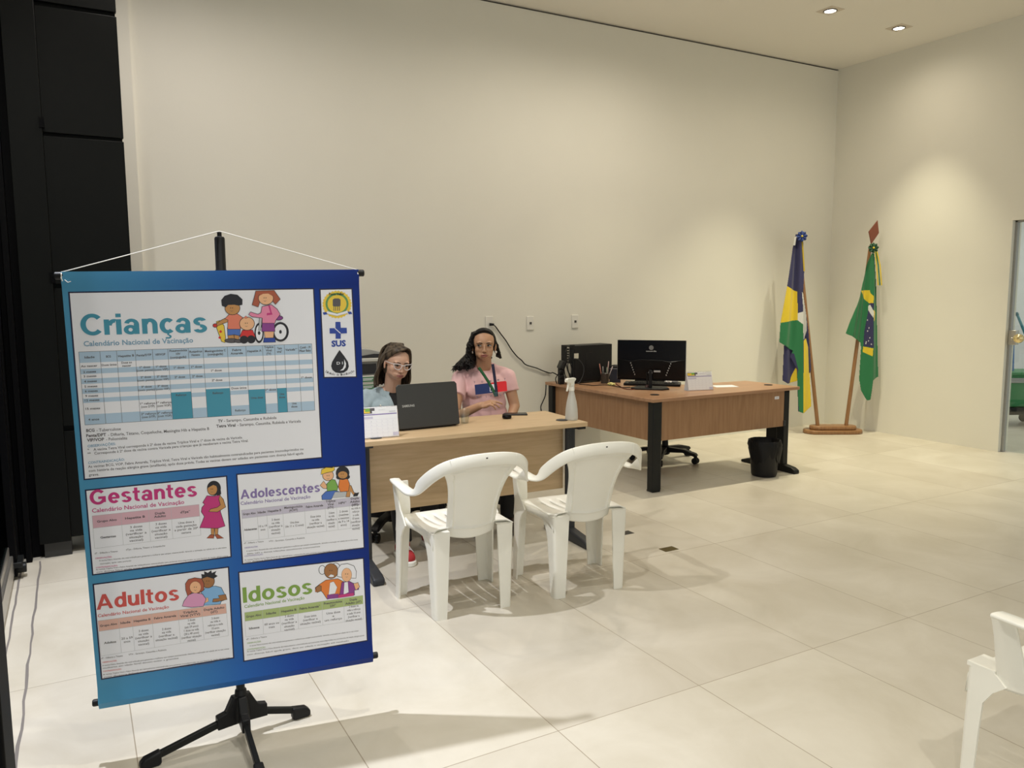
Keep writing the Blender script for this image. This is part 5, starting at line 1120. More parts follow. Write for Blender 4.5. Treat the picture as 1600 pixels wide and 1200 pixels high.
# ================================================================== PEOPLE
def cap_(m, p0, p1, r0, r1, n=18, flat0=False, flat1=False):
    """tapered limb piece with rounded (or flat) ends"""
    p0, p1 = Vector(p0), Vector(p1); d = p1-p0; L = d.length; d = d.normalized() if L > 1e-9 else Vector((0, 0, 1)); pts = []; rs = []
    if not flat0:
        for a in (.99, .8, .5, .25): pts.append(p0-d*r0*sin(a*pi/2)); rs.append(max(r0*cos(a*pi/2), 1e-4))
    pts += [p0, p0.lerp(p1, .5), p1]; rs += [r0, (r0+r1)/2, r1]
    if not flat1:
        for a in (.25, .5, .8, .99): pts.append(p1+d*r1*sin(a*pi/2)); rs.append(max(r1*cos(a*pi/2), 1e-4))
    m.tube(pts, rs, n)
def ell_(m, M4, c, r, rot=None, n=24):
    R_ = Matrix.Translation(c) @ (rot.to_4x4() if rot else Matrix.Identity(4)) @ Matrix.Diagonal((*r, 1))
    prof = [(max(sin(pi*k/14), 1e-4), -cos(pi*k/14)) for k in range(15)]
    m.lathe(prof, n=n, M4=M4 @ R_)
def blob(m, voxel, name, mats, parent, smooth=4, fac=.5, post=None, sharp=80):
    """fuses overlapping closed shapes into one continuous skin"""
    me = bpy.data.meshes.new('b'); me.from_pydata(m.v, [], m.f)
    bm = bmesh.new(); bm.from_mesh(me); bmesh.ops.recalc_face_normals(bm, faces=bm.faces); bm.to_mesh(me); bm.free()
    o = bpy.data.objects.new('b', me); C.objects.link(o)
    r = o.modifiers.new('r', 'REMESH'); r.mode = 'VOXEL'; r.voxel_size = voxel
    if smooth: s = o.modifiers.new('s', 'SMOOTH'); s.iterations = smooth; s.factor = fac
    dg = bpy.context.evaluated_depsgraph_get(); out = bpy.data.meshes.new_from_object(o.evaluated_get(dg))
    bpy.data.objects.remove(o); bpy.data.meshes.remove(me)
    co = np.empty(len(out.vertices)*3); out.vertices.foreach_get('co', co); co = co.reshape(-1, 3)
    if post: co = post(co, out)
    inv = np.array(world_of(parent).inverted()); co = co @ inv[:3, :3].T + inv[:3, 3]
    out.vertices.foreach_set('co', co.ravel()); out.name = name
    out.materials.clear()
    for q in (mats if isinstance(mats, (list, tuple)) else [mats]): out.materials.append(q)
    out.shade_smooth(); out.update()
    ob = bpy.data.objects.new(name, out); C.objects.link(ob); ob.parent = parent; return ob
def gauss(co, M4, items):
    """pushes the skin around points given in the head's own frame"""
    Mi = np.array(M4.inverted()); Mf = np.array(M4); l = co @ Mi[:3, :3].T + Mi[:3, 3]; d = np.zeros_like(l)
    for c, r, v in items:
        q = ((l-np.array(c))/np.array(r)); d += np.exp(-(q**2).sum(1))[:, None]*np.array(v)
    return co + d @ Mf[:3, :3].T
def fold(co, amp, freq, seed):
    rng = np.random.RandomState(seed); d = np.zeros(len(co))
    for k in range(7):
        a = rng.normal(size=3); a /= np.linalg.norm(a); d += np.sin(co @ a*freq*(1+.5*k)+rng.uniform(0, 6))/(1+.4*k)
    return d*amp
def head_shapes(m, H, s=1.0, full=0.0):
    P_ = lambda x, y, z: H @ Vector((x*s, y*s, z*s)); E = lambda c, r, rot=None: ell_(m, H, [q*s for q in c], [q*s for q in r], rot)
    E((0, .008, .030), (.073, .094, .080)); E((0, -.020, .020), (.067, .072, .070)); E((0, -.022, -.035), (.060+full, .062, .070)); E((0, -.050, -.086), (.026+full, .030, .022)); E((0, -.030, -.070), (.046+full, .046, .032))
    for q in (-1, 1):
        E((q*.033, -.050, -.030), (.026+full, .026, .030)); E((q*.032, -.044, -.052), (.024+full, .028, .030)); E((q*.022, -.060, -.066), (.021+full, .020, .024)); E((q*.040, -.012, -.064), (.016+full, .026, .024)); E((q*.030, -.080, .022), (.020, .012, .008))
        E((q*.074, .006, -.012), (.007, .017, .028), Matrix.Rotation(q*.35, 3, 'Z')); E((q*.074, .002, -.036), (.006, .009, .011))
    cap_(m, P_(0, -.086, .006), P_(0, -.101, -.032), .0070*s, .0090*s); E((0, -.102, -.036), (.0105, .0095, .0088))
    for q in (-1, 1): E((q*.0105, -.094, -.039), (.0078, .009, .0070))
    E((0, -.086, -.062), (.022, .010, .011)); E((0, -.083, -.077), (.019, .010, .009))
SOCK = [((-.031, -.090, .000), (.017, .03, .010), (0, .0062, 0)), ((.031, -.090, .000), (.017, .03, .010), (0, .0062, 0)), ((0, -.095, .010), (.010, .03, .010), (0, .002, 0)),
        ((0, -.095, -.0685), (.024, .03, .0022), (0, .003, 0)), ((0, -.095, -.088), (.016, .03, .006), (0, .003, 0)), ((-.010, -.1, -.050), (.005, .02, .005), (0, .001, 0))]
def face_parts(person, H, s, iris, look, lip_m, brow_m, lash_m, skin_m, lid=.0, brow_tilt=0.0):
    white = M['eye_white']; P_ = lambda x, y, z: H @ Vector((x*s, y*s, z*s))
    for q in (-1, 1):
        m = MB(); ell_(m, H, (q*.031*s, -.0790*s, 0), (.0150*s, .0078*s, .0060*s)); eo = wbuild(m, 'eye', white, person, sharp=80)
        m = MB(); ell_(m, H, (q*.031*s+look*s, -.0830*s, -.0002*s), (.0076*s, .0046*s, .0068*s)); wbuild(m, 'iris', iris, eo, sharp=80)
        lidp = [P_(q*.031+x, -.0825-.0035*(1-(x/.016)**2), .0038-lid+.0035*(1-(x/.016)**2)) for x in np.linspace(-.0165, .0165, 9)]
        wbuild(MB().tube(lidp, [.0012*s, .0017*s, .002*s, .0022*s, .0023*s, .0022*s, .002*s, .0017*s, .0012*s], 8), 'upper_lash', lash_m, person)
        lp2 = [P_(q*.031+x, -.0822-.003*(1-(x/.016)**2), -.0045-.0025*(1-(x/.016)**2)) for x in np.linspace(-.015, .015, 9)]
        wbuild(MB().tube(lp2, .0009*s, 6), 'lower_lid', skin_m, person)
        bpts = [P_(q*x, y, z+brow_tilt*(x-.03)) for x, y, z in ((.012, -.0905, .0165), (.022, -.0915, .0205), (.034, -.089, .0225), (.045, -.0815, .0195), (.053, -.0735, .0145))]
        wbuild(MB().tube(bpts, [.0022*s, .0031*s, .0029*s, .0021*s, .0010*s], 8), 'eyebrow', brow_m, person)
    m = MB()
    m.tube([P_(x, y, z) for x, y, z in ((-.0235, -.0845, -.0680), (-.014, -.0925, -.0645), (-.005, -.0962, -.0625), (0, -.0962, -.0635), (.005, -.0962, -.0625), (.014, -.0925, -.0645), (.0235, -.0845, -.0680))], [.0012*s, .0032*s, .0040*s, .0038*s, .0040*s, .0032*s, .0012*s], 12)
    m.tube([P_(x, y, z) for x, y, z in ((-.0225, -.0845, -.0690), (-.012, -.0915, -.0735), (0, -.0945, -.0755), (.012, -.0915, -.0735), (.0225, -.0845, -.0690))], [.0012*s, .0042*s, .0052*s, .0042*s, .0012*s], 12)
    wbuild(m, 'lips', lip_m, person, sharp=80)
def hand(m, Hm, side, curls, s=1.0, spread=.0, thumb=(.55, .5)):
    """Hm: wrist frame, +X towards the fingertips, +Z back of the hand, +Y*side the thumb side"""
    P_ = lambda x, y, z: Hm @ Vector((x*s, y*s*side, z*s)); E = lambda c, r: ell_(m, Hm, (c[0]*s, c[1]*s*side, c[2]*s), [q*s for q in r])
    cap_(m, P_(-.02, .004, 0), P_(.02, .006, 0), .022*s, .021*s); E((.045, .004, -.001), (.046, .038, .0135)); E((.030, .024, -.006), (.028, .018, .014)); E((.04, -.020, -.005), (.034, .016, .013))
    tips = []
    for k, (y, L_) in enumerate(((.027, .070), (.0085, .078), (-.010, .072), (-.027, .057))):
        base = Vector((.083-.006*abs(k-1), y, .001)); a = 0; p = base; c = curls[k]; sp = spread*(1.5-k); r = (.0088, .0090, .0086, .0076)[k]
        cap_(m, P_(*(base-Vector((.03, 0, .001)))), P_(*base), .0095*s, r*s, 12)
        for j, f in enumerate((.44, .31, .25)):
            a += c[j]; d = Vector((cos(a)*cos(sp), sin(sp), -sin(a))); q = p+d*L_*f; cap_(m, P_(*p), P_(*q), (r-.0007*j)*s, (r-.0007*(j+1))*s, 12); p = q
        tips.append((P_(*p), p))
    b = Vector((.018, .032, -.008)); a1, a2 = thumb
    d1 = Vector((cos(a1), sin(a1), -.35)).normalized(); p1 = b+d1*.036; d2 = Vector((cos(a1-a2), sin(a1-a2), -.45)).normalized(); p2 = p1+d2*.028; p3 = p2+Vector((cos(a1-a2*1.6), sin(a1-a2*1.6), -.4)).normalized()*.022
    cap_(m, P_(*b), P_(*p1), .0125*s, .0105*s, 12); cap_(m, P_(*p1), P_(*p2), .0100*s, .0092*s, 12); cap_(m, P_(*p2), P_(*p3), .0092*s, .0078*s, 12)
    return tips
def frame(o_, x, z):
    x = Vector(x).normalized(); z = Vector(z); z = (z-x*z.dot(x)).normalized(); y = z.cross(x)
    return Matrix(((x.x, y.x, z.x, o_[0]), (x.y, y.y, z.y, o_[1]), (x.z, y.z, z.z, o_[2]), (0, 0, 0, 1)))
def lower_body(m, L, k=1.0, hip=.50, foot=True, knee_y=-.43, foot_y=(-.42, -.40), grow=0.0):
    g = grow
    for i, q in enumerate((-1, 1)):
        h = L(q*.085, .0, hip); kn = L(q*.105, knee_y, hip+.0); an = L(q*.10, foot_y[i], .085)
        cap_(m, h, kn, (.082+g)*k, (.058+g)*k); cap_(m, kn, an, (.054+g)*k, ((.036+g*1.2) if g else .034)*k, flat1=bool(g))
        if foot: cap_(m, an, L(q*.105, foot_y[i]-.02, .045), .034*k, .034*k); cap_(m, L(q*.105, foot_y[i]+.02, .04), L(q*.115, foot_y[i]-.15, .028), .034*k, .026*k)
M['eye_white'] = mat('eye_white', (.42, .38, .35), .35)
iris_d = mat('iris_dark_brown', (.018, .008, .004), .15); lash_d = mat('lash_dark', (.010, .007, .006), .6)
def skin(name, c): return mat(name, c, .46, noise=.06, nscale=30, bump=.05, bscale=350, sss=.06)
def hairmat(name, c1, c2, sc_=26, rough=.38, axis=2):
    m = bpy.data.materials.new(name); m.use_nodes = True; nt = m.node_tree; b = nt.nodes['Principled BSDF']; b.inputs['Roughness'].default_value = rough
    tc = nt.nodes.new('ShaderNodeTexCoord'); mp = nt.nodes.new('ShaderNodeMapping'); s = [sc_*3]*3; s[axis] = sc_*.25; mp.inputs['Scale'].default_value = s
    n = nt.nodes.new('ShaderNodeTexNoise'); n.inputs['Scale'].default_value = 1; n.inputs['Detail'].default_value = 4; cr = nt.nodes.new('ShaderNodeValToRGB'); cr.color_ramp.elements[0].position = .38; cr.color_ramp.elements[1].position = .66
    cr.color_ramp.elements[0].color = (*c1, 1); cr.color_ramp.elements[1].color = (*c2, 1); bu = nt.nodes.new('ShaderNodeBump'); bu.inputs['Strength'].default_value = .5; bu.inputs['Distance'].default_value = .003
    nt.links.new(tc.outputs['Object'], mp.inputs[0]); nt.links.new(mp.outputs[0], n.inputs['Vector']); nt.links.new(n.outputs['Fac'], cr.inputs[0]); nt.links.new(cr.outputs[0], b.inputs['Base Color']); nt.links.new(n.outputs['Fac'], bu.inputs['Height']); nt.links.new(bu.outputs[0], b.inputs['Normal']); b.inputs['Specular IOR Level'].default_value = .22
    return m
def bvh_of(o):
    Mw = world_of(o); return BVHTree.FromPolygons([Mw @ v.co for v in o.data.vertices], [tuple(p.vertices) for p in o.data.polygons])
def drape(mb, bvh, pts2, faces, off, mi=0):
    vs = []; last = 5.0
    for px, py in pts2:
        d = ray(px, py).normalized(); h = bvh.ray_cast(CP, d); last = h[3] if h[0] is not None and h[3] < last+.25 else last; p = CP+d*last
        vs.append(p-d*off)
    mb.add(vs, faces, mi)
def drape_quad(mb, bvh, c, off, mi=0, nu=14, nv=6):
    pts = [lerp(lerp(c[0], c[1], i/nu), lerp(c[3], c[2], i/nu), j/nv) for j in range(nv+1) for i in range(nu+1)]
    drape(mb, bvh, pts, [(j*(nu+1)+i, (j+1)*(nu+1)+i, (j+1)*(nu+1)+i+1, j*(nu+1)+i+1) for j in range(nv) for i in range(nu)], off, mi)

# ------------------------------------------------------------------ woman in the pink T-shirt
def woman_pink():
    root = empty('person', (2.43, 4.76, 0), radians(-20)); tag(root, 'person with long curly black hair in a pink T-shirt behind the oak desk', 'person')
    R0 = root.matrix_basis @ Matrix.Translation((0, 0, .032)); L = lambda x, y, z: R0 @ Vector((x, y, z)); L0 = lambda x, y, z: root.matrix_basis @ Vector((x, y, z)); sk = skin('skin_tan', (.49, .275, .165))
    hc = Vector((2.402, 4.700, 1.176)); s = .945
    H = Matrix.Translation(hc) @ Matrix.Rotation(radians(-25), 4, 'Z') @ Matrix.Rotation(radians(1), 4, 'X') @ Matrix.Diagonal((1.09, 1, 1, 1))
    m = MB(); head_shapes(m, H, s)
    nk0, nk1 = L(0, .02, .955), H @ Vector((0, .018, -.06)); cap_(m, nk0, nk1, .056, .050)
    # torso
    I = R0
    ell_(m, I, (0, .01, .60), (.155, .115, .13)); ell_(m, I, (0, .0, .74), (.130, .098, .14)); ell_(m, I, (0, -.005, .86), (.140, .098, .11)); cap_(m, L(-.12, .015, .928), L(.12, .015, .928), .048, .048)
    for q in (-1, 1): ell_(m, I, (q*.065, -.070, .835), (.055, .045, .050)); cap_(m, L(q*.03, .015, .982), L(q*.15, .013, .925), .036, .042)
    lower_body(m, L0)
    sr, sl = L(-.165, .010, .915), L(.165, .010, .915)
    er = on(709, 653, 1, 4.60); wr = on(750, 634, 1, 4.45)
    elb = on(804, 634, 1, 4.66); wl = Vector(L0(.13, -.20, .615))
    for a, e, w_ in ((sr, er, wr), (sl, elb, wl)): cap_(m, a, e, .043, .036); cap_(m, e, w_, .036, .0235)
    k1 = on(771, 628, 1, 4.40)
    Hr = frame(wr, k1-wr, Vector((.12, -.45, .9)))
    tips = hand(m, Hr, 1, ((.45, .25, .15), (.32, .3, .2), (.5, .4, .25), (.65, .5, .3)), .92, .05, (.35, .45))
    Hl = frame(wl, Vector(L0(.08, -.40, .60))-wl, Vector((0, 0, 1))); hand(m, Hl, -1, ((.2, .15, .1),)*4, .92, .04)
    body = blob(m, .0036, 'body', sk, root, 3, .5, lambda co, me: gauss(co, H @ Matrix.Scale(s, 4), SOCK))
    lipm = mat('lip_rose', (.33, .105, .085), .4); brow = mat('brow_black', (.022, .013, .009), .7)
    face_parts(root, H, s, iris_d, -.0035, lipm, brow, lash_d, sk, .0)
    # T-shirt
    m = MB(); g = .010
    ell_(m, I, (0, .01, .62), (.165+g, .125+g, .17)); ell_(m, I, (0, .0, .74), (.140+g, .104+g, .15)); ell_(m, I, (0, -.005, .86), (.148+g, .102+g, .115)); cap_(m, L(-.12, .015, .926), L(.12, .015, .926), .060, .060)
    for q in (-1, 1): ell_(m, I, (q*.065, -.074, .835), (.062, .048, .058)); cap_(m, L(q*.045, .018, .976), L(q*.15, .013, .924), .044, .052)
    for a, e in ((sr, er), (sl, elb)):
        d = (e-a); cap_(m, a, a+d*.50, .056, .058, flat1=True)
    def post(co, me):
        n = np.empty(len(me.vertices)*3); me.vertices.foreach_get('normal', n); n = n.reshape(-1, 3)
        return co + n*fold(co, .0018, 34, 4)[:, None]
    pink = mat('pink_cotton', (.78, .49, .50), .85, noise=.03, nscale=60, sheen=.3)
    shirt = blob(m, .006, 'tshirt', pink, root, 5, .5, post)
    # neckline ring
    nk = MB(); c0 = L(0, -.006, .972); ring = [c0 + (R0.to_3x3() @ Vector((.066*cos(a), .060*sin(a), .020*sin(a)+.004))) for a in np.linspace(0, 2*pi, 33)[:-1]]
    nk.tube(ring, .006, 8, closed=True); wbuild(nk, 'neckband', pink, root)
    bv = bvh_of(shirt)
    def c2p(x, y): return (680+x/6.667, 490+y/6.667)
    pr = MB()
    TL_, TR_, BRr, BLl = c2p(410, 742), c2p(742, 700), c2p(750, 806), c2p(420, 846)
    U = lambda u, v: lerp(lerp(TL_, TR_, u), lerp(BLl, BRr, u), v)
    drape_quad(pr, bv, [U(0, 0), U(.46, 0), U(.46, 1), U(0, 1)], .0022, 0)
    drape_quad(pr, bv, [U(.46, .14), U(.70, .14), U(.70, .90), U(.46, .90)], .0022, 1); drape_quad(pr, bv, [U(.46, 0), U(.70, 0), U(.70, .16), U(.46, .16)], .0024, 2); drape_quad(pr, bv, [U(.46, .88), U(.70, .88), U(.70, 1), U(.46, 1)], .0024, 0)
    drape_quad(pr, bv, [U(.70, 0), U(.97, 0), U(1, .12), U(.70, .12)], .0022, 2); drape_quad(pr, bv, [U(.70, .1), U(1, .1), U(1, 1), U(.70, 1)], .0023, 2)
    for ch, x, y in (('T', 410, 716), ('O', 488, 710), ('M', 572, 704), ('M', 655, 692), ('Y', 726, 682), ('H', 436, 868), ('I', 486, 868), ('L', 535, 862), ('F', 585, 860), ('I', 632, 856), ('G', 676, 844), ('E', 720, 832)):
        vs, fs = text_geo(ch, .02); w_ = max(v.x for v in vs); pts = [c2p(x-10+v.x*28, y+9-v.y*28) for v in vs]; drape(pr, bv, pts, fs, .0024, 3)
    vs, fs = text_geo('1', .05); drape(pr, bv, [c2p(566+v.x*60, 806-v.y*60) for v in vs], fs, .003, 0)
    wbuild(pr, 'chest_print', [mat('print_shirt_navy', (.012, .03, .14), .7), M['white'], mat('print_shirt_red', (.72, .02, .03), .7), mat('print_shirt_letters', (.22, .16, .22), .7)], root)
    for pts, col, nm in (([(452, 562), (470, 585), (515, 650), (560, 720), (600, 790), (632, 862)], (.015, .10, .035), 'green'), ([(598, 525), (604, 560), (614, 630), (624, 700), (634, 780), (642, 862)], (.014, .016, .05), 'navy')):
        m = MB(); q = []
        for i in range(len(pts)-1):
            for k in range(5): q.append(lerp(pts[i], pts[i+1], k/5))
        q.append(pts[-1]); wd = 15
        pp = []
        for i, p in enumerate(q):
            a = q[max(i-1, 0)]; b = q[min(i+1, len(q)-1)]; d = Vector((b[0]-a[0], b[1]-a[1])).normalized(); pp += [c2p(p[0]+d.y*wd, p[1]-d.x*wd), c2p(p[0]-d.y*wd, p[1]+d.x*wd)]
        drape(m, bv, pp, [(2*i, 2*i+1, 2*i+3, 2*i+2) for i in range(len(q)-1)], .004)
        o = wbuild(m, 'lanyard_strap', mat('lanyard_'+nm, col, .7), root); o['label'] = nm + ' lanyard strap'; so = o.modifiers.new('solidify', 'SOLIDIFY'); so.thickness = .0015
    m = MB(); drape_quad(m, bv, [c2p(612, 820), c2p(650, 818), c2p(648, 864), c2p(618, 866)], .006); o = wbuild(m, 'lanyard_clip', mat('lanyard_clip', (.02, .06, .07), .5), root); so = o.modifiers.new('solidify', 'SOLIDIFY'); so.thickness = .003
    # ring, nails, earrings
    rg = MB(); a = Hr @ Vector((.094, -.010*1, -.012)); 
    rg.tube([Hr @ Vector((.090*.92, (-.010+.0095*cos(t))*.92, (-.003+.0095*sin(t))*.92)) for t in np.linspace(0, 2*pi, 17)[:-1]], .0016, 6, closed=True); wbuild(rg, 'gold_ring', mat('gold', (.8, .55, .2), .25, metal=1), root)
    for q in (-1, 1):
        m = MB(); ell_(m, H, (q*.078*s, -.004*s, -.052*s), (.0075, .0075, .0095)); wbuild(m, 'earring', mat('pearl', (.80, .76, .70), .2), root, sharp=80)
    # trousers, shoes
    m = MB(); ell_(m, I, (0, .01, .55), (.165, .13, .10)); lower_body(m, L0, 1.0, .50, False, grow=.012)
    blob(m, .009, 'trousers', mat('black_trousers', (.010, .010, .012), .8), root, 4)
    for i, q in enumerate((-1, 1)):
        m = MB(); fy = (-.42, -.40)[i]; cap_(m, L0(q*.104, fy+.025, .045), L0(q*.115, fy-.155, .034), .042, .034); cap_(m, L0(q*.104, fy+.01, .05), L0(q*.103, fy, .10), .042, .040, flat1=True)
        blob(m, .006, 'shoe', mat('dark_brown_shoe', (.03, .014, .010), .5), root, 4, .5, lambda co, me: np.stack([co[:, 0], co[:, 1], np.maximum(co[:, 2], .0)], 1))
    # hair: scalp cap plus curls
    m = MB(); Hs = H @ Matrix.Scale(s, 4); P_ = lambda x, y, z: Hs @ Vector((x, y, z)); random.seed(21)
    ell_(m, Hs, (0, .022, .038), (.079, .092, .084)); ell_(m, Hs, (0, .000, .072), (.066, .062, .048)); ell_(m, Hs, (-.052, .025, .068), (.032, .045, .030))
    for q in (-1, 1): ell_(m, Hs, (q*.062, .012, .025), (.020, .045, .050))
    curl0 = []
    for k in range(34):      # combed back from the hairline
        u = -1+2*k/33; x0 = .058*sin(u*1.35); z0 = .102-.060*abs(u)**2.2; y0 = -.060+.040*abs(u)**2.0; ph = random.uniform(-.003, .003)
        q_ = [Vector((x0, y0, z0)), Vector((x0*1.10-.006, y0+.035, z0+.011*(1-abs(u))+.004)), Vector((x0*1.20-.008, .035, .100-.055*abs(u)+ph)), Vector((x0*1.28-.006, .085, .045-.03*abs(u))), Vector((x0*1.2-.01, .108, -.02))]
        out = []
        for i in range(16):
            t_ = i/15*4; a_ = min(int(t_), 3); f = t_-a_; w4 = [q_[max(0, min(4, a_+j))] for j in (-1, 0, 1, 2)]
            out.append(P_(*(.5*((2*w4[1])+(-w4[0]+w4[2])*f+(2*w4[0]-5*w4[1]+4*w4[2]-w4[3])*f*f+(-w4[0]+3*w4[1]-3*w4[2]+w4[3])*f**3))))
        m.tube(out, [.0045*s]+[.0072*s]*14+[.005*s], 8)
    for k in range(30):      # volume flowing from the crown into her right side
        u = k/29; y0 = -.035+.10*u; P4 = [(-.030, y0-.01, .106-.02*abs(u-.4)), (-.066, y0, .080), (-.088, y0*.9+.006, .030), (-.094, y0*.8+.01, -.03), (-.100-.015*random.random(), y0*.6+.01, -.09)]
        curl0.append(P4)
    def curl(pts, amp, r, turns, ph):
        P0 = [Vector(p) for p in pts]; out = []; N = 64; rr = []
        for i in range(N):
            t = i/(N-1)*(len(P0)-1); k = min(int(t), len(P0)-2); f = t-k; p = P0[k].lerp(P0[k+1], f); u = i/(N-1)
            a = ph+turns*2*pi*u; am = amp*min(1, u*3); out.append(P_(*(p+Vector((cos(a)*am, sin(a)*am, sin(a*1.0)*am*.4))))); rr.append(r*(1-.45*u)*s)
        m.tube(out, rr, 8)
    for P4 in curl0: curl(P4, .0045, .0062, random.uniform(2.5, 4.5), random.uniform(0, 6))
    for c_, r_ in (((-.070, .035, .01), .030), ((-.080, .03, -.04), .034), ((-.092, .02, -.085), .036), ((-.105, .012, -.12), .036), ((-.130, .010, -.148), .028), ((-.160, .008, -.168), .018), ((-.080, -.008, -.135), .028), ((.080, .035, -.01), .020), ((.088, .042, -.05), .020), ((.098, .045, -.075), .015), ((0, .10, -.04), .040), ((-.05, .09, -.10), .042)): ell_(m, Hs, c_, (r_, r_, r_))
    for k in range(110):      # her right side, falling over the shoulder (left in the photo)
        u = random.random(); y0 = random.uniform(-.03, .085); e = random.uniform(0, 1)
        top = (-.060-random.random()*.018, y0, .055+random.uniform(-.02, .035)); mid = (-.088-.022*e, y0*.7+.01, -.055-.02*e); end = (-.085-.130*e, -.005+random.uniform(-.05, .06), -.125-.068*e*random.uniform(.5, 1.15))
        if k % 3 == 0: end = (-.062-.05*e, -.045+random.uniform(-.03, .03), -.150-.03*e)
        curl([top, (-.080-.022*random.random(), y0*.9, .0), mid, end], .006+.007*random.random(), random.uniform(.0040, .0058), random.uniform(4, 7.5), random.uniform(0, 6))
    for k in range(44):      # her left side, ending behind the neck
        y0 = random.uniform(.0, .09); e = random.random()
        curl([(.066, y0, .06), (.088, y0*.8+.015, -.01), (.092+.012*e, y0*.5+.03, -.06), (.085+.03*e, .035+.03*e, -.085-.02*e)], .006, .0052, random.uniform(3, 5), random.uniform(0, 6))
    for k in range(26):      # back of the head
        x0 = random.uniform(-.07, .06); curl([(x0, .09, .06), (x0*1.1, .115, -.02), (x0*1.1-.02, .11, -.10), (x0*1.1-.05, .09, -.17)], .009, .010, random.uniform(2, 4), random.uniform(0, 6))
    blob(m, .0030, 'hair', hairmat('black_curly_hair', (.004, .0035, .0035), (.011, .009, .008), 30, .5), root, 2, .4, lambda co, me: gauss(co, Hs, [((0, -.10, .03), (.050, .05, .050), (0, .026, .010))]))
woman_pink()

# ------------------------------------------------------------------ woman in the denim jacket at the laptop
def woman_denim():
    root = empty('person', (1.735, 4.70, 0), radians(-4)); tag(root, 'person with straight brown bob and clear glasses in a light denim jacket at the laptop', 'person')
    R0 = root.matrix_basis; L = lambda x, y, z: R0 @ Vector((x, y, z)); sk = skin('skin_light', (.66, .405, .295))
    s = .935; hc = Vector((1.736, 4.585, 1.098))
    H = Matrix.Translation(hc) @ Matrix.Rotation(radians(2), 4, 'Z') @ Matrix.Rotation(radians(12), 4, 'X') @ Matrix.Rotation(radians(6), 4, 'Y') @ Matrix.Diagonal((1.08, 1, 1, 1))
    m = MB(); head_shapes(m, H, s, .003)
    I = R0; cap_(m, L(0, -.02, .885), H @ Vector((0, .020, -.06)), .054, .050)
    ell_(m, I, (0, .01, .58), (.155, .115, .12)); ell_(m, I, (0, -.01, .70), (.130, .098, .13)); ell_(m, I, (0, -.03, .80), (.140, .10, .10)); cap_(m, L(-.11, -.02, .875), L(.11, -.02, .875), .050, .050)
    for q in (-1, 1): ell_(m, I, (q*.062, -.095, .77), (.055, .045, .050)); cap_(m, L(q*.03, -.02, .91), L(q*.15, -.02, .872), .036, .044)
    lower_body(m, L, foot_y=(-.535, -.40), knee_y=-.43)
    sr, sl = L(-.165, -.02, .865), L(.165, -.02, .865); er, el = L(-.235, -.09, .675), L(.225, -.09, .685)
    wr, wl = Vector((1.665, 4.405, .812)), Vector((1.868, 4.395, .812))
    for a, e, w_ in ((sr, er, wr), (sl, el, wl)): cap_(m, a, e, .043, .036); cap_(m, e, w_, .036, .0235)
    for w_, sd, dx in ((wr, -1, .04), (wl, 1, -.05)):
        Hh = frame(w_, Vector((dx, -.16, -.008)), Vector((0, 0, 1))); hand(m, Hh, sd, ((.25, .30, .2),)*4, .90, .05, (.45, .4))
    blob(m, .0036, 'body', sk, root, 3, .5, lambda co, me: gauss(co, H @ Matrix.Scale(s, 4), SOCK))
    brow = mat('brow_brown', (.035, .02, .014), .7); lip = mat('lip_pink_brown', (.36, .13, .11), .42)
    face_parts(root, H, s, iris_d, .001, lip, brow, lash_d, sk, .0035)
    # black top and jacket
    m = MB(); ell_(m, I, (0, .01, .60), (.165, .125, .15)); ell_(m, I, (0, -.01, .70), (.137, .106, .14)); ell_(m, I, (0, -.03, .80), (.146, .108, .105)); cap_(m, L(-.10, -.02, .868), L(.10, -.02, .868), .056, .056)
    for q in (-1, 1): ell_(m, I, (q*.062, -.098, .77), (.060, .047, .056))
    cap_(m, L(0, -.022, .86), L(0, -.022, .925), .068, .060, flat1=True)
    blob(m, .007, 'black_top', mat('black_top', (.008, .008, .010), .8), root, 4)
    m = MB(); g = .020
    ell_(m, I, (0, .01, .62), (.165+g, .125+g, .16)); ell_(m, I, (0, -.01, .70), (.142+g, .108+g, .15)); ell_(m, I, (0, -.03, .80), (.150+g, .108+g, .110)); cap_(m, L(-.11, -.02, .862), L(.11, -.02, .862), .066, .066)
    for q in (-1, 1): ell_(m, I, (q*.062, -.100, .77), (.066, .052, .062)); cap_(m, L(q*.05, -.018, .895), L(q*.15, -.02, .866), .046, .058)
    for a, e, w_ in ((sr, er, wr), (sl, el, wl)): cap_(m, a, e, .063, .052); cap_(m, e, e.lerp(w_, .80), .052, .038, flat1=True)
    def post(co, me):
        n = np.empty(len(me.vertices)*3); me.vertices.foreach_get('normal', n); n = n.reshape(-1, 3); return co + n*fold(co, .0032, 38, 9)[:, None]
    denim = mat('light_denim', (.36, .455, .515), .85, noise=.10, nscale=40, bump=.3, bscale=500)
    jk = blob(m, .006, 'denim_jacket', denim, root, 4, .5, post)
    bm = bmesh.new(); bm.from_mesh(jk.data); dl = []
    for f in bm.faces:
        c = f.calc_center_median(); vz = (c.z-.66)/.25
        if c.y < -.03 and abs(c.x-.012) < .012+.040*max(vz, 0): dl.append(f)
        elif c.z > .89 and (c.x**2+(c.y+.02)**2) < .068**2: dl.append(f)
    bmesh.ops.delete(bm, geom=dl, context='FACES'); bm.to_mesh(jk.data); bm.free()
    so = jk.modifiers.new('solidify', 'SOLIDIFY'); so.thickness = .004; so.offset = -1
    cl = MB(); pts = []; nn = []
    for a in np.linspace(radians(-62), radians(242), 26): pts.append(L(.088*cos(a), -.018+.085*sin(a)+.0, .905-.018*max(0, -sin(a)))); nn.append(R0.to_3x3() @ Vector((cos(a), sin(a), .75)))
    cl.sweep(pts, nn, .060, .006); wbuild(cl, 'jacket_collar', denim, jk)
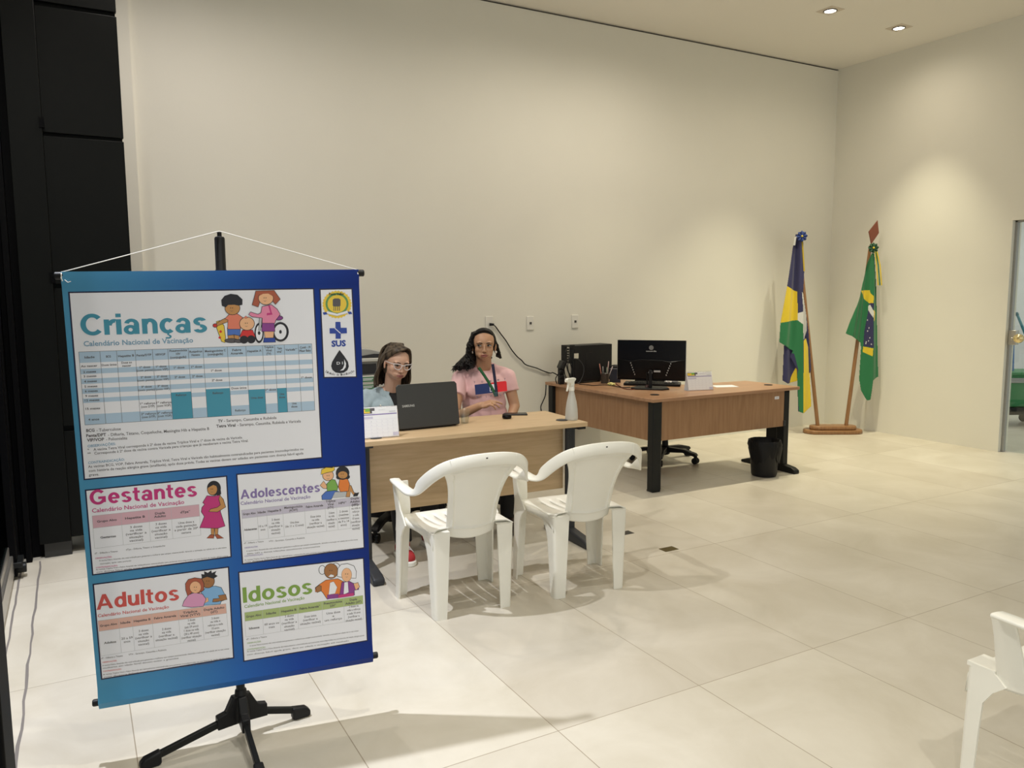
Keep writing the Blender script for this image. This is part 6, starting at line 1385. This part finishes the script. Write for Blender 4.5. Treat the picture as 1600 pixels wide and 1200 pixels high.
    bj = BVHTree.FromPolygons([v.co for v in jk.data.vertices], [tuple(p.vertices) for p in jk.data.polygons])
    for q in (-1, 1):
        pts = []; nn = []
        for z in np.linspace(.905, .62, 22):
            vz = max((z-.66)/.25, 0); x = .012+q*(.016+.044*vz); h = bj.ray_cast(Vector((x+q*.006, -1, z)), Vector((0, 1, 0)))
            if h[0] is not None and h[0].y < .02: pts.append(h[0]+Vector((0, -.003, 0))); nn.append(Vector((q*.25, -1, .1)))
        if len(pts) > 4:
            sm_ = pts[:]; 
            for _ in range(4): sm_ = [sm_[0]] + [(sm_[i-1]+sm_[i]*2+sm_[i+1])/4 for i in range(1, len(sm_)-1)] + [sm_[-1]]
            mb_ = MB(); mb_.sweep(sm_, nn, .030, .006); mb_.build('button_placket', denim, jk)
    for px, py in ((592, 644), (594.5, 634)):
        bvj = bvh_of(jk); h = bvj.ray_cast(CP, ray(px, py).normalized())
        if h[0] is not None: wbuild(MB().lathe([(0, -.002), (.006, -.002), (.006, .002), (0, .003)], M4=Matrix.Translation(h[0]) @ Vector((0, 0, 1)).rotation_difference(h[1]).to_matrix().to_4x4(), n=14), 'jacket_button', M['alu'], jk)
    # trousers and red canvas shoes
    m = MB(); ell_(m, I, (0, .01, .55), (.165, .13, .10)); lower_body(m, L, 1.0, .50, False, foot_y=(-.535, -.40), grow=.012)
    blob(m, .009, 'trousers', mat('dark_trousers', (.010, .010, .013), .8), root, 4)
    for i, q in enumerate((-1, 1)):
        fy = (-.535, -.40)[i]; m = MB(); cap_(m, L(q*.104, fy+.025, .052), L(q*.115, fy-.150, .042), .042, .036); cap_(m, L(q*.104, fy+.005, .06), L(q*.102, fy, .11), .042, .040, flat1=True)
        sh_ = blob(m, .006, 'canvas_shoe', mat('red_canvas', (.42, .025, .03), .8), root, 4, .5, lambda co, me: np.stack([co[:, 0], co[:, 1], np.maximum(co[:, 2], .022)], 1)); sh_['label'] = 'red canvas shoe with white sole'
        n = 28; A_ = Vector((q*.104, fy+.025)); B_ = Vector((q*.115, fy-.150)); dd = (B_-A_).normalized(); nn_ = Vector((-dd.y, dd.x)); out = [B_+dd*.043*cos(a)+nn_*.041*sin(a) for a in np.linspace(-pi/2, pi/2, n//2)] + [A_-dd*.047*cos(a)-nn_*.047*sin(a) for a in np.linspace(-pi/2, pi/2, n//2)]
        wbuild(MB().prism([(v.x, v.y) for v in out], 0, .030, lambda x, y, z: L(x, y, z)), 'rubber_sole', M['white_plastic'], sh_, bevel=.006)
        lc = MB()
        for k in range(4):
            y = fy-.055-.022*k; lc.tube([L(q*.109+.028*cos(a), y-.006*k*0, .060-.003*k+.030*sin(a)) for a in np.linspace(.35, pi-.35, 9)], .004, 6)
        wbuild(lc, 'laces', M['white'], sh_)
    # clear glasses
    gm = mat('clear_glasses_frame', (.80, .80, .84), .15); g_ = MB(); Hs = H @ Matrix.Scale(s, 4); P_ = lambda x, y, z: Hs @ Vector((x, y, z))
    for q in (-1, 1):
        shp = [(.008, .010), (.020, .015), (.036, .016), (.052, .018), (.060, .016), (.057, .004), (.050, -.012), (.036, -.020), (.020, -.019), (.011, -.008)]
        ring = []
        for i in range(len(shp)):
            for k in range(3):
                a = shp[i]; b = shp[(i+1) % len(shp)]; x, z = lerp(a, b, k/3); ring.append(P_(q*x, -.106+2.1*x*x, z-.002))
        g_.tube(ring, .0021*s, 8, closed=True)
        g_.tube([P_(q*.059, -.100, .014), P_(q*.074, -.070, .012), P_(q*.079, -.02, .008), P_(q*.078, .012, -.002)], .0017*s, 8)
    g_.tube([P_(-.009, -.106, .006), P_(0, -.110, .008), P_(.009, -.106, .006)], .0023*s, 8)
    wbuild(g_, 'glasses', gm, root)
    # hair: straight strands from a side parting
    m = MB(); random.seed(8)
    ell_(m, Hs, (0, .020, .040), (.079, .094, .082)); ell_(m, Hs, (0, .05, -.03), (.070, .062, .085))
    def strand(pts, r0, r1):
        P0 = [Vector(p) for p in pts]; out = []; rr = []; N = 18
        for i in range(N):
            t = i/(N-1)*(len(P0)-1); k = min(int(t), len(P0)-2); f = t-k; q = [P0[max(0, min(len(P0)-1, k+j))] for j in (-1, 0, 1, 2)]
            p = .5*((2*q[1])+(-q[0]+q[2])*f+(2*q[0]-5*q[1]+4*q[2]-q[3])*f*f+(-q[0]+3*q[1]-3*q[2]+q[3])*f**3); out.append(P_(*p)); rr.append((r0+(r1-r0)*i/(N-1))*s)
        m.tube(out, rr, 8)
    for k in range(30):       # her right side, tucked behind the ear
        u = k/29; j = random.uniform(-.004, .004); a = radians(178-88*u)
        x, y = cos(a), sin(a); strand([(.012, -.058+.10*u, .108-.02*abs(u-.4)), (-.045+.02*u, -.048+.13*u, .099-.015*u), (x*.082+j, y*.098+.012, .030), (x*.090+j, y*.094+.025, -.045), (x*.098+j-.012*(1-u), y*.085+.028, -.120), (x*.094-.012*(1-u)+j*2, y*.080+.012+j, -.178+random.uniform(-.018, .012))], .010, .0065)
    for k in range(8):        # front sweep over the right temple
        u = k/7; strand([(.012, -.068+.01*u, .106), (-.030, -.080+.012*u, .096+.006*u), (-.062-.004*u, -.050+.010*u, .062+.008*u), (-.081, -.008+.010*u, .026+.004*u), (-.087, .030+.006*u, -.035), (-.094, .034+.01*u, -.12), (-.090, .03, -.170)], .0075, .006)
    for k in range(26):       # her left side, hanging beside the cheek
        u = k/25; a = radians(-28+118*u); j = random.uniform(-.004, .004); x, y = cos(a), sin(a)
        strand([(.014, -.058+.10*u, .107), (.052-.02*u, -.048+.12*u, .098), (x*.083+j, y*.098+.006, .030), (x*.093+j, y*.094+.008, -.04), (x*.097+.010*(1-u)+j, y*.088+.006, -.11), (x*.088+j, y*.080-.004, -.172+random.uniform(-.015, .012))], .010, .006)
    for k in range(10): x = -.06+.12*k/9; strand([(x*.6, .04, .115), (x, .105, .06), (x*1.1, .122, -.03), (x*1.15, .110, -.11), (x*1.1, .09, -.175)], .013, .009)
    blob(m, .0036, 'hair', hairmat('streaked_brown_hair', (.022, .015, .011), (.115, .085, .058), 22, .40), root, 6, .5)
woman_denim()
office_chair('black swivel chair under the person in the pink T-shirt', (2.44, 4.80, 0), radians(-20), False, seat=.42)
office_chair('black swivel chair under the person in the denim jacket', (1.74, 4.74, 0), radians(-4), False, seat=.42)
